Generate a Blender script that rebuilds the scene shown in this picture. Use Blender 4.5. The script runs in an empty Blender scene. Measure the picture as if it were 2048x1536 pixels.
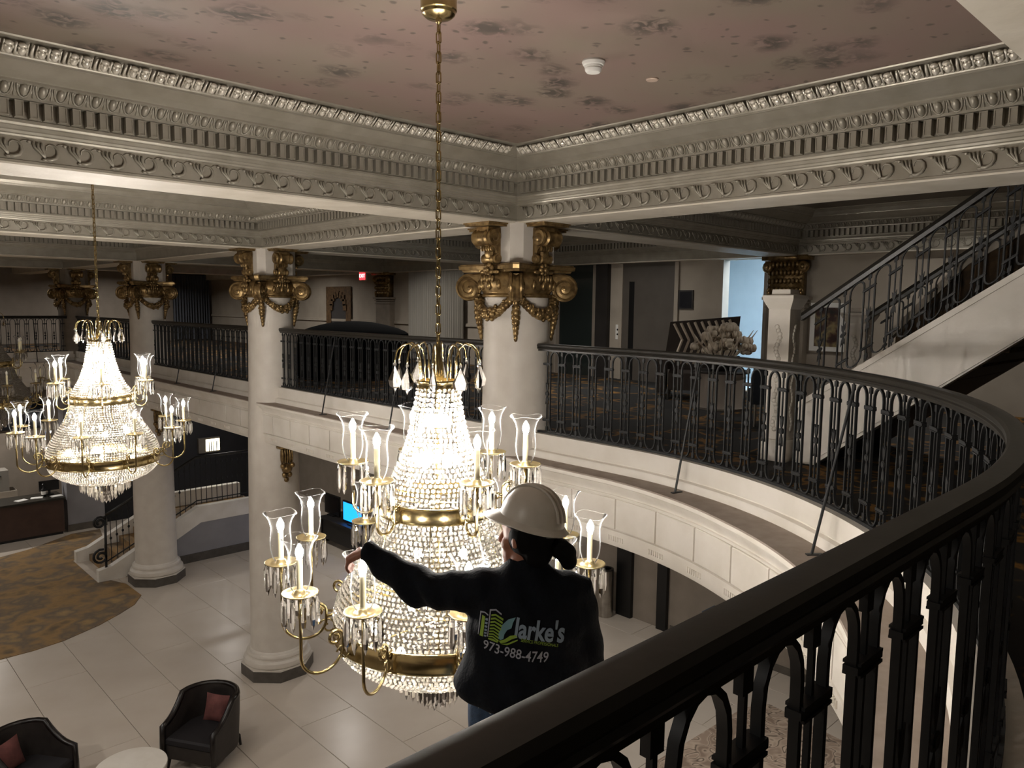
import bpy, bmesh, math, random
from mathutils import Vector, Matrix, Euler
from mathutils.bvhtree import BVHTree
random.seed(7)
scene = bpy.context.scene
col = scene.collection

# ------------------------------------------------------------------ camera, world, exposure
EYE = Vector((0, 0, 6.8))
F_PX, PITCH, ROLL, YAW = 1523.87, 0.1017, 0.0115, 0.7668
fw = Vector((math.sin(YAW) * math.cos(PITCH), math.cos(YAW) * math.cos(PITCH), -math.sin(PITCH)))
rt = Vector((math.cos(YAW), -math.sin(YAW), 0))
up = rt.cross(fw)
rt2 = rt * math.cos(ROLL) + up * math.sin(ROLL)
up2 = up * math.cos(ROLL) - rt * math.sin(ROLL)
cam_data = bpy.data.cameras.new('camera')
cam_data.sensor_width = 36.0
cam_data.lens = 36.0 * F_PX / 2048.0
cam_data.clip_start = 0.05
cam = bpy.data.objects.new('camera', cam_data)
mw = Matrix.Identity(4)
for i in range(3):
    mw[i][0], mw[i][1], mw[i][2], mw[i][3] = rt2[i], up2[i], -fw[i], EYE[i]
cam.matrix_world = mw
col.objects.link(cam)
scene.camera = cam

world = bpy.data.worlds.new('world')
scene.world = world
world.use_nodes = True
bgn = world.node_tree.nodes['Background']
bgn.inputs[0].default_value = (0.9, 0.86, 0.8, 1)
bgn.inputs[1].default_value = 0.03
vs = scene.view_settings
vs.view_transform = 'Standard'
vs.look = 'None'
vs.exposure = 1.56
vs.gamma = 1.0
vs.use_curve_mapping = False
scene.cycles.max_bounces = 5
scene.cycles.diffuse_bounces = 3
scene.cycles.glossy_bounces = 3
scene.cycles.transmission_bounces = 4
scene.cycles.transparent_max_bounces = 14
scene.cycles.use_denoising = True
scene.cycles.adaptive_threshold = 0.05
scene.cycles.sample_clamp_indirect = 3.0
scene.cycles.sample_clamp_direct = 0.0
scene.cycles.caustics_reflective = False
scene.cycles.caustics_refractive = False
scene.cycles.blur_glossy = 1.0

BULB_W = 185.0      # emission strength of every lit candle bulb
LOBBY_FILL_W, MEZZ_FILL_W = 17.0, 7.0   # power of the added fill lamps
CORE_W = 330.0      # lamps inside the crystal bodies

def area(name, loc, target, size, power, color):
    d = bpy.data.lights.new(name, 'AREA')
    d.energy = power; d.size = size; d.color = color
    o = bpy.data.objects.new(name, d)
    o.location = loc
    o.rotation_euler = (Vector(target) - Vector(loc)).to_track_quat('-Z', 'Y').to_euler()
    col.objects.link(o)
    return o

# ------------------------------------------------------------------ materials
def lin(h):
    r = [int(h[i:i + 2], 16) / 255 for i in (0, 2, 4)]
    return tuple(c / 12.92 if c <= 0.04045 else ((c + 0.055) / 1.055) ** 2.4 for c in r)

MATS = {}
def mat(name, hexa, rough=0.6, metal=0.0, noise=None, scale=8.0, detail=4.0, bump=0.0, bscale=40.0, spec=0.5, coat=0.0):
    if name in MATS: return MATS[name]
    m = bpy.data.materials.new(name)
    m.use_nodes = True
    nt = m.node_tree
    b = nt.nodes['Principled BSDF']
    b.inputs['Base Color'].default_value = (*lin(hexa), 1)
    b.inputs['Roughness'].default_value = rough
    b.inputs['Metallic'].default_value = metal
    b.inputs['Specular IOR Level'].default_value = spec
    if coat: b.inputs['Coat Weight'].default_value = coat
    tc = nt.nodes.new('ShaderNodeTexCoord')
    if noise:
        nz = nt.nodes.new('ShaderNodeTexNoise')
        nz.inputs['Scale'].default_value = scale
        nz.inputs['Detail'].default_value = detail
        rp = nt.nodes.new('ShaderNodeValToRGB')
        rp.color_ramp.elements[0].position = 0.35
        rp.color_ramp.elements[1].position = 0.65
        rp.color_ramp.elements[0].color = (*lin(hexa), 1)
        rp.color_ramp.elements[1].color = (*lin(noise), 1)
        nt.links.new(tc.outputs['Object'], nz.inputs['Vector'])
        nt.links.new(nz.outputs['Fac'], rp.inputs['Fac'])
        nt.links.new(rp.outputs['Color'], b.inputs['Base Color'])
    if bump:
        n2 = nt.nodes.new('ShaderNodeTexNoise')
        n2.inputs['Scale'].default_value = bscale
        bp = nt.nodes.new('ShaderNodeBump')
        bp.inputs['Strength'].default_value = bump
        bp.inputs['Distance'].default_value = 0.01
        nt.links.new(tc.outputs['Object'], n2.inputs['Vector'])
        nt.links.new(n2.outputs['Fac'], bp.inputs['Height'])
        nt.links.new(bp.outputs['Normal'], b.inputs['Normal'])
    MATS[name] = m
    return m

def emit(name, hexa, strength):
    if name in MATS: return MATS[name]
    m = bpy.data.materials.new(name); m.use_nodes = True
    nt = m.node_tree; nt.nodes.clear()
    e = nt.nodes.new('ShaderNodeEmission'); o = nt.nodes.new('ShaderNodeOutputMaterial')
    e.inputs[0].default_value = (*lin(hexa), 1); e.inputs[1].default_value = strength
    nt.links.new(e.outputs[0], o.inputs[0])
    MATS[name] = m
    return m

def crystal(name, clear, trans, gloss, tint='ffffff', rough=0.06, gcol=1.0):
    """cut glass: part clear, part glitter, part light scattered through the facets"""
    m = bpy.data.materials.new(name); m.use_nodes = True
    nt = m.node_tree; nt.nodes.clear()
    o = nt.nodes.new('ShaderNodeOutputMaterial')
    tp = nt.nodes.new('ShaderNodeBsdfTransparent'); tl = nt.nodes.new('ShaderNodeBsdfTranslucent'); gl = nt.nodes.new('ShaderNodeBsdfGlossy')
    tl.inputs[0].default_value = (*lin(tint), 1); gl.inputs[0].default_value = (gcol, gcol, gcol, 1); gl.inputs['Roughness'].default_value = rough
    m1 = nt.nodes.new('ShaderNodeMixShader'); m2 = nt.nodes.new('ShaderNodeMixShader')
    m1.inputs[0].default_value = trans / max(1e-6, clear + trans)
    nt.links.new(tp.outputs[0], m1.inputs[1]); nt.links.new(tl.outputs[0], m1.inputs[2])
    lw = nt.nodes.new('ShaderNodeLayerWeight'); lw.inputs[0].default_value = gloss
    nt.links.new(lw.outputs['Facing' if False else 'Fresnel'], m2.inputs[0])
    nt.links.new(m1.outputs[0], m2.inputs[1]); nt.links.new(gl.outputs[0], m2.inputs[2])
    nt.links.new(m2.outputs[0], o.inputs[0])
    MATS[name] = m
    return m

M_WHITE = mat('cream paint', 'e6e0d6', 0.45, noise='dcd5c9', scale=3, bump=0.12, bscale=30)
M_SOFFIT = mat('soffit paint', 'e4dccd', 0.5, noise='d8cfbe', scale=4, bump=0.2, bscale=25)
M_SILVER = mat('taupe silver paint', 'a59f92', 0.36, 0.3, noise='999385', scale=6)
M_LEAF = mat('pale gilt leaf', 'f0ebdf', 0.26, 0.35, noise='d8d1c2', scale=30)
M_FRIEZE = mat('taupe frieze paint', 'a39d90', 0.45, 0.15, noise='979084', scale=7, bump=0.15, bscale=35)
M_COLUMN = mat('column plaster', 'd4cdc2', 0.5, noise='cdc5ba', scale=5, detail=8, bump=0.1, bscale=18)
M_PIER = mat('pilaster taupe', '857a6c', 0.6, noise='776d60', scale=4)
M_GOLD = mat('antique gilt', 'a48a5e', 0.36, 0.75, noise='6a5537', scale=14, detail=6)
M_BRASS = mat('polished brass', 'c8b585', 0.2, 1.0, noise='a8956a', scale=10)
M_BRASSD = mat('brass disc', 'c4b080', 0.3, 0.9)
M_IRON = mat('black iron', '202122', 0.5, 0.0, noise='1a1b1c', scale=20, spec=0.4)
M_RAIL = mat('ebonised handrail', '25221d', 0.4, noise='1d1b17', scale=9, bump=0.05, bscale=30)
M_LEDGE = mat('dusty ledge', 'a3958a', 0.75, noise='94867a', scale=7, detail=6)
M_WALL = mat('taupe wall', '8d8276', 0.7, noise='847a6e', scale=2.5)
M_WALLL = mat('pale wall', 'a89e90', 0.7, noise='9e9486', scale=2)
M_WALLG = mat('grey wall', '8f8d90', 0.7, noise='868487', scale=2)
M_DARK = mat('dark panel', '26221f', 0.55, noise='1e1b19', scale=3)
M_NAVY = mat('navy dark wall', '12131a', 0.6, noise='0d0e12', scale=3)
M_DOOR = mat('grey-brown door', '57514a', 0.5, noise='4f4943', scale=2)
M_BASE = mat('stone base', '5d574f', 0.5, noise='534d46', scale=6)
M_STONE = mat('plinth stone', '55504a', 0.45, noise='4a453f', scale=8)
M_TILE = mat('cream floor tile', 'c9beb1', 0.28, noise='c2b6a8', scale=1.3, detail=6, spec=0.4)
M_GROUT = mat('grout', '6d6258', 0.9)
M_CANDLE = mat('cream candle tube', 'e9dfb8', 0.5)
M_CHROME = mat('brushed steel', 'b9b4ac', 0.28, 1.0, noise='a29d95', scale=6)
M_BLACK = mat('black plastic', '0c0c0d', 0.4)
M_PAPER = mat('white paper', 'e8e6e0', 0.7)
M_GLASS = crystal('shade glass', 0.992, 0.008, 0.16, rough=0.05, gcol=0.55)
def shade_glass():
    m = bpy.data.materials.new('clear shade glass'); m.use_nodes = True
    nt = m.node_tree; nt.nodes.clear(); L = nt.links.new
    o = nt.nodes.new('ShaderNodeOutputMaterial'); tp = nt.nodes.new('ShaderNodeBsdfTransparent'); tl = nt.nodes.new('ShaderNodeBsdfTranslucent'); gl = nt.nodes.new('ShaderNodeBsdfGlossy')
    gl.inputs['Roughness'].default_value = 0.08; gl.inputs[0].default_value = (0.8, 0.8, 0.8, 1); tl.inputs[0].default_value = (0.42, 0.42, 0.41, 1)
    m1 = nt.nodes.new('ShaderNodeMixShader'); m1.inputs[0].default_value = 0.35; m2 = nt.nodes.new('ShaderNodeMixShader')
    lw = nt.nodes.new('ShaderNodeLayerWeight'); lw.inputs[0].default_value = 0.10
    L(tl.outputs[0], m1.inputs[1]); L(gl.outputs[0], m1.inputs[2]); L(lw.outputs['Fresnel'], m2.inputs[0]); L(tp.outputs[0], m2.inputs[1]); L(m1.outputs[0], m2.inputs[2]); L(m2.outputs[0], o.inputs[0])
    return m
M_GLASS = shade_glass()
M_CRYST = crystal('crystal beads', 0.62, 0.38, 0.45, 'fff6e6')
M_PRISM = crystal('crystal prisms', 0.78, 0.22, 0.45, 'fff8ee', gcol=0.8)
M_BULB = emit('lit bulb', 'fff8f0', BULB_W)
M_CORE = emit('lit inner bulb', 'fff7ec', CORE_W)
M_CORE2 = emit('lit body bulb', 'fff7ec', CORE_W * 0.2)
M_FROST = mat('unlit bulb', 'ded9cc', 0.3)

def mix_mat(name, cols, scale, detail=5, rough=0.9, dist=0.0, stretch=(1, 1, 1), pos=None, bump=0.0):
    m = bpy.data.materials.new(name); m.use_nodes = True
    nt = m.node_tree; b = nt.nodes['Principled BSDF']
    tc = nt.nodes.new('ShaderNodeTexCoord'); mp = nt.nodes.new('ShaderNodeMapping'); nz = nt.nodes.new('ShaderNodeTexNoise'); rp = nt.nodes.new('ShaderNodeValToRGB')
    mp.inputs['Scale'].default_value = stretch
    nz.inputs['Scale'].default_value = scale; nz.inputs['Detail'].default_value = detail; nz.inputs['Distortion'].default_value = dist
    n = len(cols)
    pos = pos or [0.3 + 0.4 * i / (n - 1) for i in range(n)]
    el = rp.color_ramp.elements
    while len(el) < n: el.new(0.5)
    for e, c, p in zip(el, cols, pos):
        e.position = p; e.color = (*lin(c), 1)
    nt.links.new(tc.outputs['Object'], mp.inputs[0]); nt.links.new(mp.outputs[0], nz.inputs['Vector'])
    nt.links.new(nz.outputs['Fac'], rp.inputs['Fac']); nt.links.new(rp.outputs[0], b.inputs['Base Color'])
    b.inputs['Roughness'].default_value = rough
    if bump:
        bp = nt.nodes.new('ShaderNodeBump'); bp.inputs['Strength'].default_value = bump; bp.inputs['Distance'].default_value = 0.01
        nt.links.new(nz.outputs['Fac'], bp.inputs['Height']); nt.links.new(bp.outputs[0], b.inputs['Normal'])
    MATS[name] = m
    return m

M_CARPET = mix_mat('brown lobby carpet', ['64543f', '94754a', '6a5c4c', 'a08254'], 1.5, 10)
M_MEZZ = mix_mat('dark patterned carpet', ['0f0e0c', '15130f', '8a6120', '17130f'], 2.2, 2, dist=0.8, pos=[0.35, 0.53, 0.59, 0.63])
M_RUG = mix_mat('swirl rug', ['8d7a6a', 'b7a390', '51453b', 'c0ad9a', 'a08c7b'], 2.6, 0, dist=2.2, pos=[0.3, 0.44, 0.5, 0.55, 0.7])

def ceiling_mat():
    m = bpy.data.materials.new('painted mural ceiling'); m.use_nodes = True
    nt = m.node_tree; b = nt.nodes['Principled BSDF']; L = nt.links.new
    tc = nt.nodes.new('ShaderNodeTexCoord')
    # mottled rose ground
    n1 = nt.nodes.new('ShaderNodeTexNoise'); n1.inputs['Scale'].default_value = 1.1; n1.inputs['Detail'].default_value = 9
    r1 = nt.nodes.new('ShaderNodeValToRGB')
    r1.color_ramp.elements[0].position = 0.36; r1.color_ramp.elements[0].color = (*lin('8a7d70'), 1)
    r1.color_ramp.elements[1].position = 0.62; r1.color_ramp.elements[1].color = (*lin('8d7770'), 1)
    L(tc.outputs['Object'], n1.inputs['Vector']); L(n1.outputs['Fac'], r1.inputs['Fac'])
    # faded flower sprigs: warped voronoi clusters broken up by fine noise
    mp = nt.nodes.new('ShaderNodeMapping'); mp.inputs['Scale'].default_value = (1.0, 1.15, 1); mp.inputs['Rotation'].default_value = (0, 0, 0.785)
    wn = nt.nodes.new('ShaderNodeTexNoise'); wn.inputs['Scale'].default_value = 5; wn.inputs['Detail'].default_value = 4
    ad = nt.nodes.new('ShaderNodeMixRGB'); ad.inputs[0].default_value = 0.13
    vo = nt.nodes.new('ShaderNodeTexVoronoi'); vo.inputs['Scale'].default_value = 2.5
    rv = nt.nodes.new('ShaderNodeValToRGB')
    rv.color_ramp.elements[0].position = 0.17; rv.color_ramp.elements[0].color = (1, 1, 1, 1)
    rv.color_ramp.elements[1].position = 0.43; rv.color_ramp.elements[1].color = (0, 0, 0, 1)
    fn = nt.nodes.new('ShaderNodeTexNoise'); fn.inputs['Scale'].default_value = 9; fn.inputs['Detail'].default_value = 5; fn.inputs['Distortion'].default_value = 1.5
    rf = nt.nodes.new('ShaderNodeValToRGB')
    rf.color_ramp.elements[0].position = 0.38; rf.color_ramp.elements[0].color = (0, 0, 0, 1)
    rf.color_ramp.elements[1].position = 0.54; rf.color_ramp.elements[1].color = (1, 1, 1, 1)
    ml = nt.nodes.new('ShaderNodeMath'); ml.operation = 'MULTIPLY'
    L(tc.outputs['Object'], mp.inputs[0]); L(mp.outputs[0], wn.inputs['Vector'])
    L(mp.outputs[0], ad.inputs[1]); L(wn.outputs['Color'], ad.inputs[2])
    L(ad.outputs[0], vo.inputs['Vector']); L(vo.outputs['Distance'], rv.inputs['Fac'])
    L(mp.outputs[0], fn.inputs['Vector']); L(fn.outputs['Fac'], rf.inputs['Fac'])
    L(rv.outputs[0], ml.inputs[0]); L(rf.outputs[0], ml.inputs[1])
    # sparse small ticks
    v2 = nt.nodes.new('ShaderNodeTexVoronoi'); v2.inputs['Scale'].default_value = 8.0
    r2 = nt.nodes.new('ShaderNodeValToRGB')
    r2.color_ramp.elements[0].position = 0.10; r2.color_ramp.elements[0].color = (0.8, 0.8, 0.8, 1)
    r2.color_ramp.elements[1].position = 0.19; r2.color_ramp.elements[1].color = (0, 0, 0, 1)
    L(ad.outputs[0], v2.inputs['Vector']); L(v2.outputs['Distance'], r2.inputs['Fac'])
    mx = nt.nodes.new('ShaderNodeMath'); mx.operation = 'MAXIMUM'
    L(ml.outputs[0], mx.inputs[0]); L(r2.outputs[0], mx.inputs[1])
    mix = nt.nodes.new('ShaderNodeMixRGB'); mix.inputs[2].default_value = (*lin('574e48'), 1)
    L(mx.outputs[0], mix.inputs[0]); L(r1.outputs[0], mix.inputs[1])
    L(mix.outputs[0], b.inputs['Base Color'])
    b.inputs['Roughness'].default_value = 0.6
    MATS['painted mural ceiling'] = m
    return m
M_CEIL = ceiling_mat()
M_CEILP = mat('plain ceiling', '7d7468', 0.8, noise='746b60', scale=2)

# ------------------------------------------------------------------ mesh helpers
class MB:
    def __init__(self):
        self.v = []; self.f = []
    def add(self, vs_, fs_):
        o = len(self.v)
        self.v += [tuple(p) for p in vs_]
        self.f += [tuple(i + o for i in f) for f in fs_]
        return self
    def box(self, c, s, rz=0.0):
        x, y, z = s[0] / 2, s[1] / 2, s[2] / 2
        ca, sa = math.cos(rz), math.sin(rz)
        P = []
        for dz in (-z, z):
            for dx, dy in ((-x, -y), (x, -y), (x, y), (-x, y)):
                P.append((c[0] + dx * ca - dy * sa, c[1] + dx * sa + dy * ca, c[2] + dz))
        return self.add(P, [(3, 2, 1, 0), (4, 5, 6, 7), (0, 1, 5, 4), (1, 2, 6, 5), (2, 3, 7, 6), (3, 0, 4, 7)])
    def span(self, a, b):
        return self.box([(a[i] + b[i]) / 2 for i in range(3)], [abs(b[i] - a[i]) for i in range(3)])
    def lathe(self, prof, n=24, c=(0, 0, 0), cap=True, ph=0.0):
        P, F = [], []
        for r, z in prof:
            for k in range(n):
                a = 2 * math.pi * k / n + ph
                P.append((c[0] + r * math.cos(a), c[1] + r * math.sin(a), c[2] + z))
        m = len(prof)
        for i in range(m - 1):
            for k in range(n):
                k2 = (k + 1) % n
                F.append((i * n + k, i * n + k2, (i + 1) * n + k2, (i + 1) * n + k))
        if cap:
            F.append(tuple(reversed(range(n)))); F.append(tuple((m - 1) * n + k for k in range(n)))
        return self.add(P, F)
    def tube(self, pts, r, n=6, closed=False, cap=True, rx=None):
        pts = [Vector(p) for p in pts]
        m = len(pts)
        rr = r if isinstance(r, (list, tuple)) else [r] * m
        P, F = [], []
        prev = None
        for i, p in enumerate(pts):
            if closed: t = (pts[(i + 1) % m] - pts[i - 1])
            else: t = pts[min(i + 1, m - 1)] - pts[max(i - 1, 0)]
            t.normalize()
            if prev is None:
                ref = Vector((0, 0, 1)) if abs(t.z) < 0.9 else Vector((1, 0, 0))
                u = t.cross(ref).normalized()
            else:
                u = (prev - t * prev.dot(t)).normalized()
            prev = u
            w = t.cross(u)
            for k in range(n):
                a = 2 * math.pi * k / n
                q = p + (u * math.cos(a) + w * math.sin(a) * (rx or 1.0)) * rr[i]
                P.append(q)
        for i in range(m if closed else m - 1):
            j = (i + 1) % m
            for k in range(n):
                k2 = (k + 1) % n
                F.append((i * n + k, i * n + k2, j * n + k2, j * n + k))
        if cap and not closed:
            F.append(tuple(reversed(range(n)))); F.append(tuple((m - 1) * n + k for k in range(n)))
        return self.add(P, F)
    def ellip(self, c, r, nu=10, nv=6, rot=None):
        P = []; F = []
        for j in range(1, nv):
            th = math.pi * j / nv
            for k in range(nu):
                a = 2 * math.pi * k / nu
                P.append(Vector((r[0] * math.sin(th) * math.cos(a), r[1] * math.sin(th) * math.sin(a), r[2] * math.cos(th))))
        P.append(Vector((0, 0, r[2]))); P.append(Vector((0, 0, -r[2])))
        T, B = len(P) - 2, len(P) - 1
        for j in range(nv - 2):
            for k in range(nu):
                k2 = (k + 1) % nu
                F.append((j * nu + k, (j + 1) * nu + k, (j + 1) * nu + k2, j * nu + k2))
        for k in range(nu):
            k2 = (k + 1) % nu
            F.append((T, k, k2)); F.append((B, (nv - 2) * nu + k2, (nv - 2) * nu + k))
        if rot is not None: P = [rot @ p for p in P]
        c = Vector(c)
        return self.add([p + c for p in P], F)
    def prism(self, poly, z0, z1):
        n = len(poly)
        P = [(x, y, z0) for x, y in poly] + [(x, y, z1) for x, y in poly]
        F = [tuple(reversed(range(n))), tuple(range(n, 2 * n))]
        F += [(i, (i + 1) % n, n + (i + 1) % n, n + i) for i in range(n)]
        return self.add(P, F)
    def loft(self, rings, cap=True, closed=True):
        n = len(rings[0]); P = [p for r in rings for p in r]; F = []
        for i in range(len(rings) - 1):
            for k in range(n if closed else n - 1):
                k2 = (k + 1) % n
                F.append((i * n + k, i * n + k2, (i + 1) * n + k2, (i + 1) * n + k))
        if cap and closed:
            F.append(tuple(reversed(range(n)))); F.append(tuple((len(rings) - 1) * n + k for k in range(n)))
        return self.add(P, F)
    def xf(self, M):
        self.v = [tuple(M @ Vector(p)) for p in self.v]; return self
    def mesh(self, name, m, smooth=False):
        me = bpy.data.meshes.new(name)
        me.from_pydata(self.v, [], self.f)
        me.materials.append(m)
        if smooth is True:
            me.polygons.foreach_set('use_smooth', [True] * len(me.polygons))
        me.update()
        if smooth == 'auto':
            me.polygons.foreach_set('use_smooth', [True] * len(me.polygons))
            bm = bmesh.new(); bm.from_mesh(me)
            for e in bm.edges:
                if len(e.link_faces) == 2 and e.calc_face_angle(0) > 0.6: e.smooth = False
            bm.to_mesh(me); bm.free()
        return me
    def build(self, name, m, parent=None, smooth=False, loc=None, rz=0.0, kind=None, label=None):
        o = bpy.data.objects.new(name, self.mesh(name, m, smooth))
        col.objects.link(o)
        if parent is not None: o.parent = parent
        if loc is not None: o.location = loc
        if rz: o.rotation_euler = (0, 0, rz)
        if kind: o['kind'] = kind
        if label: o['label'] = label
        return o

def inst(name, me, parent, loc=(0, 0, 0), rz=0.0, rot=None):
    o = bpy.data.objects.new(name, me); col.objects.link(o)
    o.parent = parent; o.location = loc
    o.rotation_euler = rot if rot else (0, 0, rz)
    return o

def tag(o, label=None, cat=None, group=None, kind=None):
    if label: o['label'] = label
    if cat: o['category'] = cat
    if group: o['group'] = group
    if kind: o['kind'] = kind
    return o

def empty(name, loc=(0, 0, 0), rz=0.0, **k):
    o = bpy.data.objects.new(name, None); col.objects.link(o)
    o.empty_display_size = 0.1
    o.location = loc; o.rotation_euler = (0, 0, rz)
    return tag(o, **k)

def copy_tree(o, parent=None):
    c = o.copy(); col.objects.link(c); c.parent = parent
    for ch in list(o.children): copy_tree(ch, c)
    return c

def structure(o, label, cat): return tag(o, label, cat, kind='structure')
# ------------------------------------------------------------------ key dimensions
Z_MEZ, Z_SOF, Z_CEIL = 5.25, 7.75, 8.45
Z_RAIL, Z_IRON, Z_LEDGE, Z_FASC = 6.375, 5.336, 5.064, 4.36
CX, BAY, HW = 6.38, 6.31, 0.29
YC = [0.52, 6.56, 12.87, 19.18, 25.49]
XL, XR = -1.06, 6.38
X_WALL, Y_END = 13.2, 32.0
CH_X = 2.66

# ------------------------------------------------------------------ floors
floor = MB().span((-8, -4, -0.2), (X_WALL + 0.3, Y_END, -0.012)).build('floor', M_GROUT)
structure(floor, 'pale cream large-format tiled lobby floor', 'floor')
TW, TL, TJ = 0.972, 2.92, 0.008
tile_me = MB()
tile_me.v = []
def bevel_tile(w, l, h):
    b = 0.004
    m = MB()
    P = [(0, 0, 0), (w, 0, 0), (w, l, 0), (0, l, 0), (0, 0, h - b), (w, 0, h - b), (w, l, h - b), (0, l, h - b),
         (b, b, h), (w - b, b, h), (w - b, l - b, h), (b, l - b, h)]
    F = [(0, 1, 5, 4), (1, 2, 6, 5), (2, 3, 7, 6), (3, 0, 4, 7), (4, 5, 9, 8), (5, 6, 10, 9), (6, 7, 11, 10), (7, 4, 8, 11), (8, 9, 10, 11)]
    return m.add(P, F)
tile_mesh = bevel_tile(TW - TJ, TL - TJ, 0.012).mesh('tile', M_TILE)
x0t = 2.765 - 7 * TW
for i in range(0, 18):
    x = x0t + i * TW
    if x > X_WALL - 0.1: continue
    off = (15.11 if i % 2 else 13.65) - 6 * TL
    for j in range(0, 13):
        y = off + j * TL
        if y < -1 or y > 27: continue
        inst('tile', tile_mesh, floor, (x, y, -0.012))

# mezzanine slab follows the railing line
ARC_C, ARC_R = Vector((2.05, 4.85)), 4.32
X_STR = ARC_C.x + ARC_R
def arc_pt(a, r): return (ARC_C.x + r * math.cos(a), ARC_C.y + r * math.sin(a))
arc = [arc_pt(-math.pi / 2 + math.pi / 2 * i / 40, ARC_R - 0.05) for i in range(41)]
outline = [(-8, 0.5)] + [(2.05, 0.58)] + arc[1:] + [(X_STR - 0.05, 25.25), (-8, 25.25), (-8, Y_END), (X_WALL, Y_END), (X_WALL, -4), (-8, -4)]
bm = bmesh.new()
vsb = [bm.verts.new((x, y, Z_MEZ)) for x, y in outline]
fc = bm.faces.new(vsb)
r_ = bmesh.ops.extrude_face_region(bm, geom=[fc])
for e in r_['geom']:
    if isinstance(e, bmesh.types.BMVert): e.co.z = 4.42
bmesh.ops.triangulate(bm, faces=[f for f in bm.faces if len(f.verts) > 4])
bmesh.ops.recalc_face_normals(bm, faces=bm.faces)
me = bpy.data.meshes.new('floor_mezzanine'); bm.to_mesh(me); bm.free()
me.materials.append(M_MEZZ); me.materials.append(M_CEILP)
for p in me.polygons: p.material_index = 0 if p.normal.z > 0.5 else 1
mez = bpy.data.objects.new('floor_mezzanine', me); col.objects.link(mez)
structure(mez, 'dark gold-patterned carpeted mezzanine floor behind the iron railings', 'floor')

# ------------------------------------------------------------------ balcony paths (toward-atrium offsets)
class Path:
    """polyline of (x, y, nx, ny, off): n points to the atrium, off is how far the ledge reaches"""
    def __init__(self, pts):
        self.p = pts; self.s = [0.0]
        for a, b in zip(pts, pts[1:]): self.s.append(self.s[-1] + math.hypot(b[0] - a[0], b[1] - a[1]))
        self.len = self.s[-1]
    def at(self, s):
        s = min(max(s, 0), self.len)
        for i in range(len(self.s) - 1):
            if s <= self.s[i + 1] + 1e-9:
                t = (s - self.s[i]) / max(1e-9, self.s[i + 1] - self.s[i])
                return tuple(a + (b - a) * t for a, b in zip(self.p[i], self.p[i + 1]))
        return self.p[-1]
    def pos(self, s, d):
        x, y, nx, ny, o = self.at(s); return (x + nx * d, y + ny * d)
def ledge_off(a): return 0.385 + 0.105 * min(1.0, abs(a) / 0.45)
main_pts = [(-1.4, 0.53, 0, 1, 0.49), (0.4, 0.53, 0, 1, 0.49)]
for i in range(49):
    a = -math.pi / 2 + math.pi / 2 * i / 48
    x, y = arc_pt(a, ARC_R)
    main_pts.append((x, y, -math.cos(a), -math.sin(a), ledge_off(a)))
main_pts += [(X_STR, 6.56, -1, 0, 0.375)]
P_MAIN = Path(main_pts)
def straight(y0, y1): return Path([(X_STR, y0, -1, 0, 0.375), (X_STR, (y0 + y1) / 2, -1, 0, 0.375), (X_STR, y1, -1, 0, 0.375)])
P_B = [straight(YC[i], YC[i + 1]) for i in (1, 2, 3)]
P_END = Path([(X_STR - 0.1, 25.2, 0, -1, 0.3), (3, 25.2, 0, -1, 0.3), (-1.2, 25.2, 0, -1, 0.3)])

def sweep(path, prof, name, m, parent, s0=0.0, s1=None, step=0.14, smooth='auto'):
    """prof(off) -> list of (d, z)"""
    s1 = path.len if s1 is None else s1
    n = max(1, int((s1 - s0) / step))
    stops = sorted(set([round(s0 + (s1 - s0) * i / n, 5) for i in range(n + 1)]))
    rings = []
    for s in stops:
        x, y, nx, ny, off = path.at(s)
        L = math.hypot(nx, ny) or 1; nx /= L; ny /= L
        rings.append([(x + nx * d, y + ny * d, z) for d, z in prof(off)])
    return MB().loft(rings).build(name, m, parent, smooth=smooth)

def plinth_prof(off): return [(-0.09, 4.9), (-0.09, Z_IRON), (0.085, Z_IRON), (0.085, 5.165), (0.078, 5.16), (0.078, 5.15), (0.12, 5.14), (0.13, 5.12), (0.13, 5.05), (0.13, 4.9)]
def fascia_prof(off):
    o = off
    return [(-0.05, Z_LEDGE - 0.012), (o - 0.004, Z_LEDGE - 0.012), (o, Z_LEDGE - 0.02), (o, Z_LEDGE - 0.05), (o - 0.02, Z_LEDGE - 0.062), (o - 0.03, Z_LEDGE - 0.09),
            (o - 0.055, Z_LEDGE - 0.12), (o - 0.06, Z_LEDGE - 0.15), (o - 0.075, Z_LEDGE - 0.155), (o - 0.075, Z_LEDGE - 0.17), (o - 0.062, Z_LEDGE - 0.175), (o - 0.062, Z_LEDGE - 0.19),
            (o - 0.085, Z_LEDGE - 0.20), (o - 0.085, 4.53), (o - 0.06, 4.525), (o - 0.06, 4.505), (o - 0.075, 4.50), (o - 0.075, Z_FASC + 0.02), (o - 0.085, Z_FASC), (-0.05, Z_FASC)]
def ledge_prof(off): return [(0.1, Z_LEDGE - 0.014), (0.1, Z_LEDGE), (off - 0.006, Z_LEDGE), (off - 0.002, Z_LEDGE - 0.014)]

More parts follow.
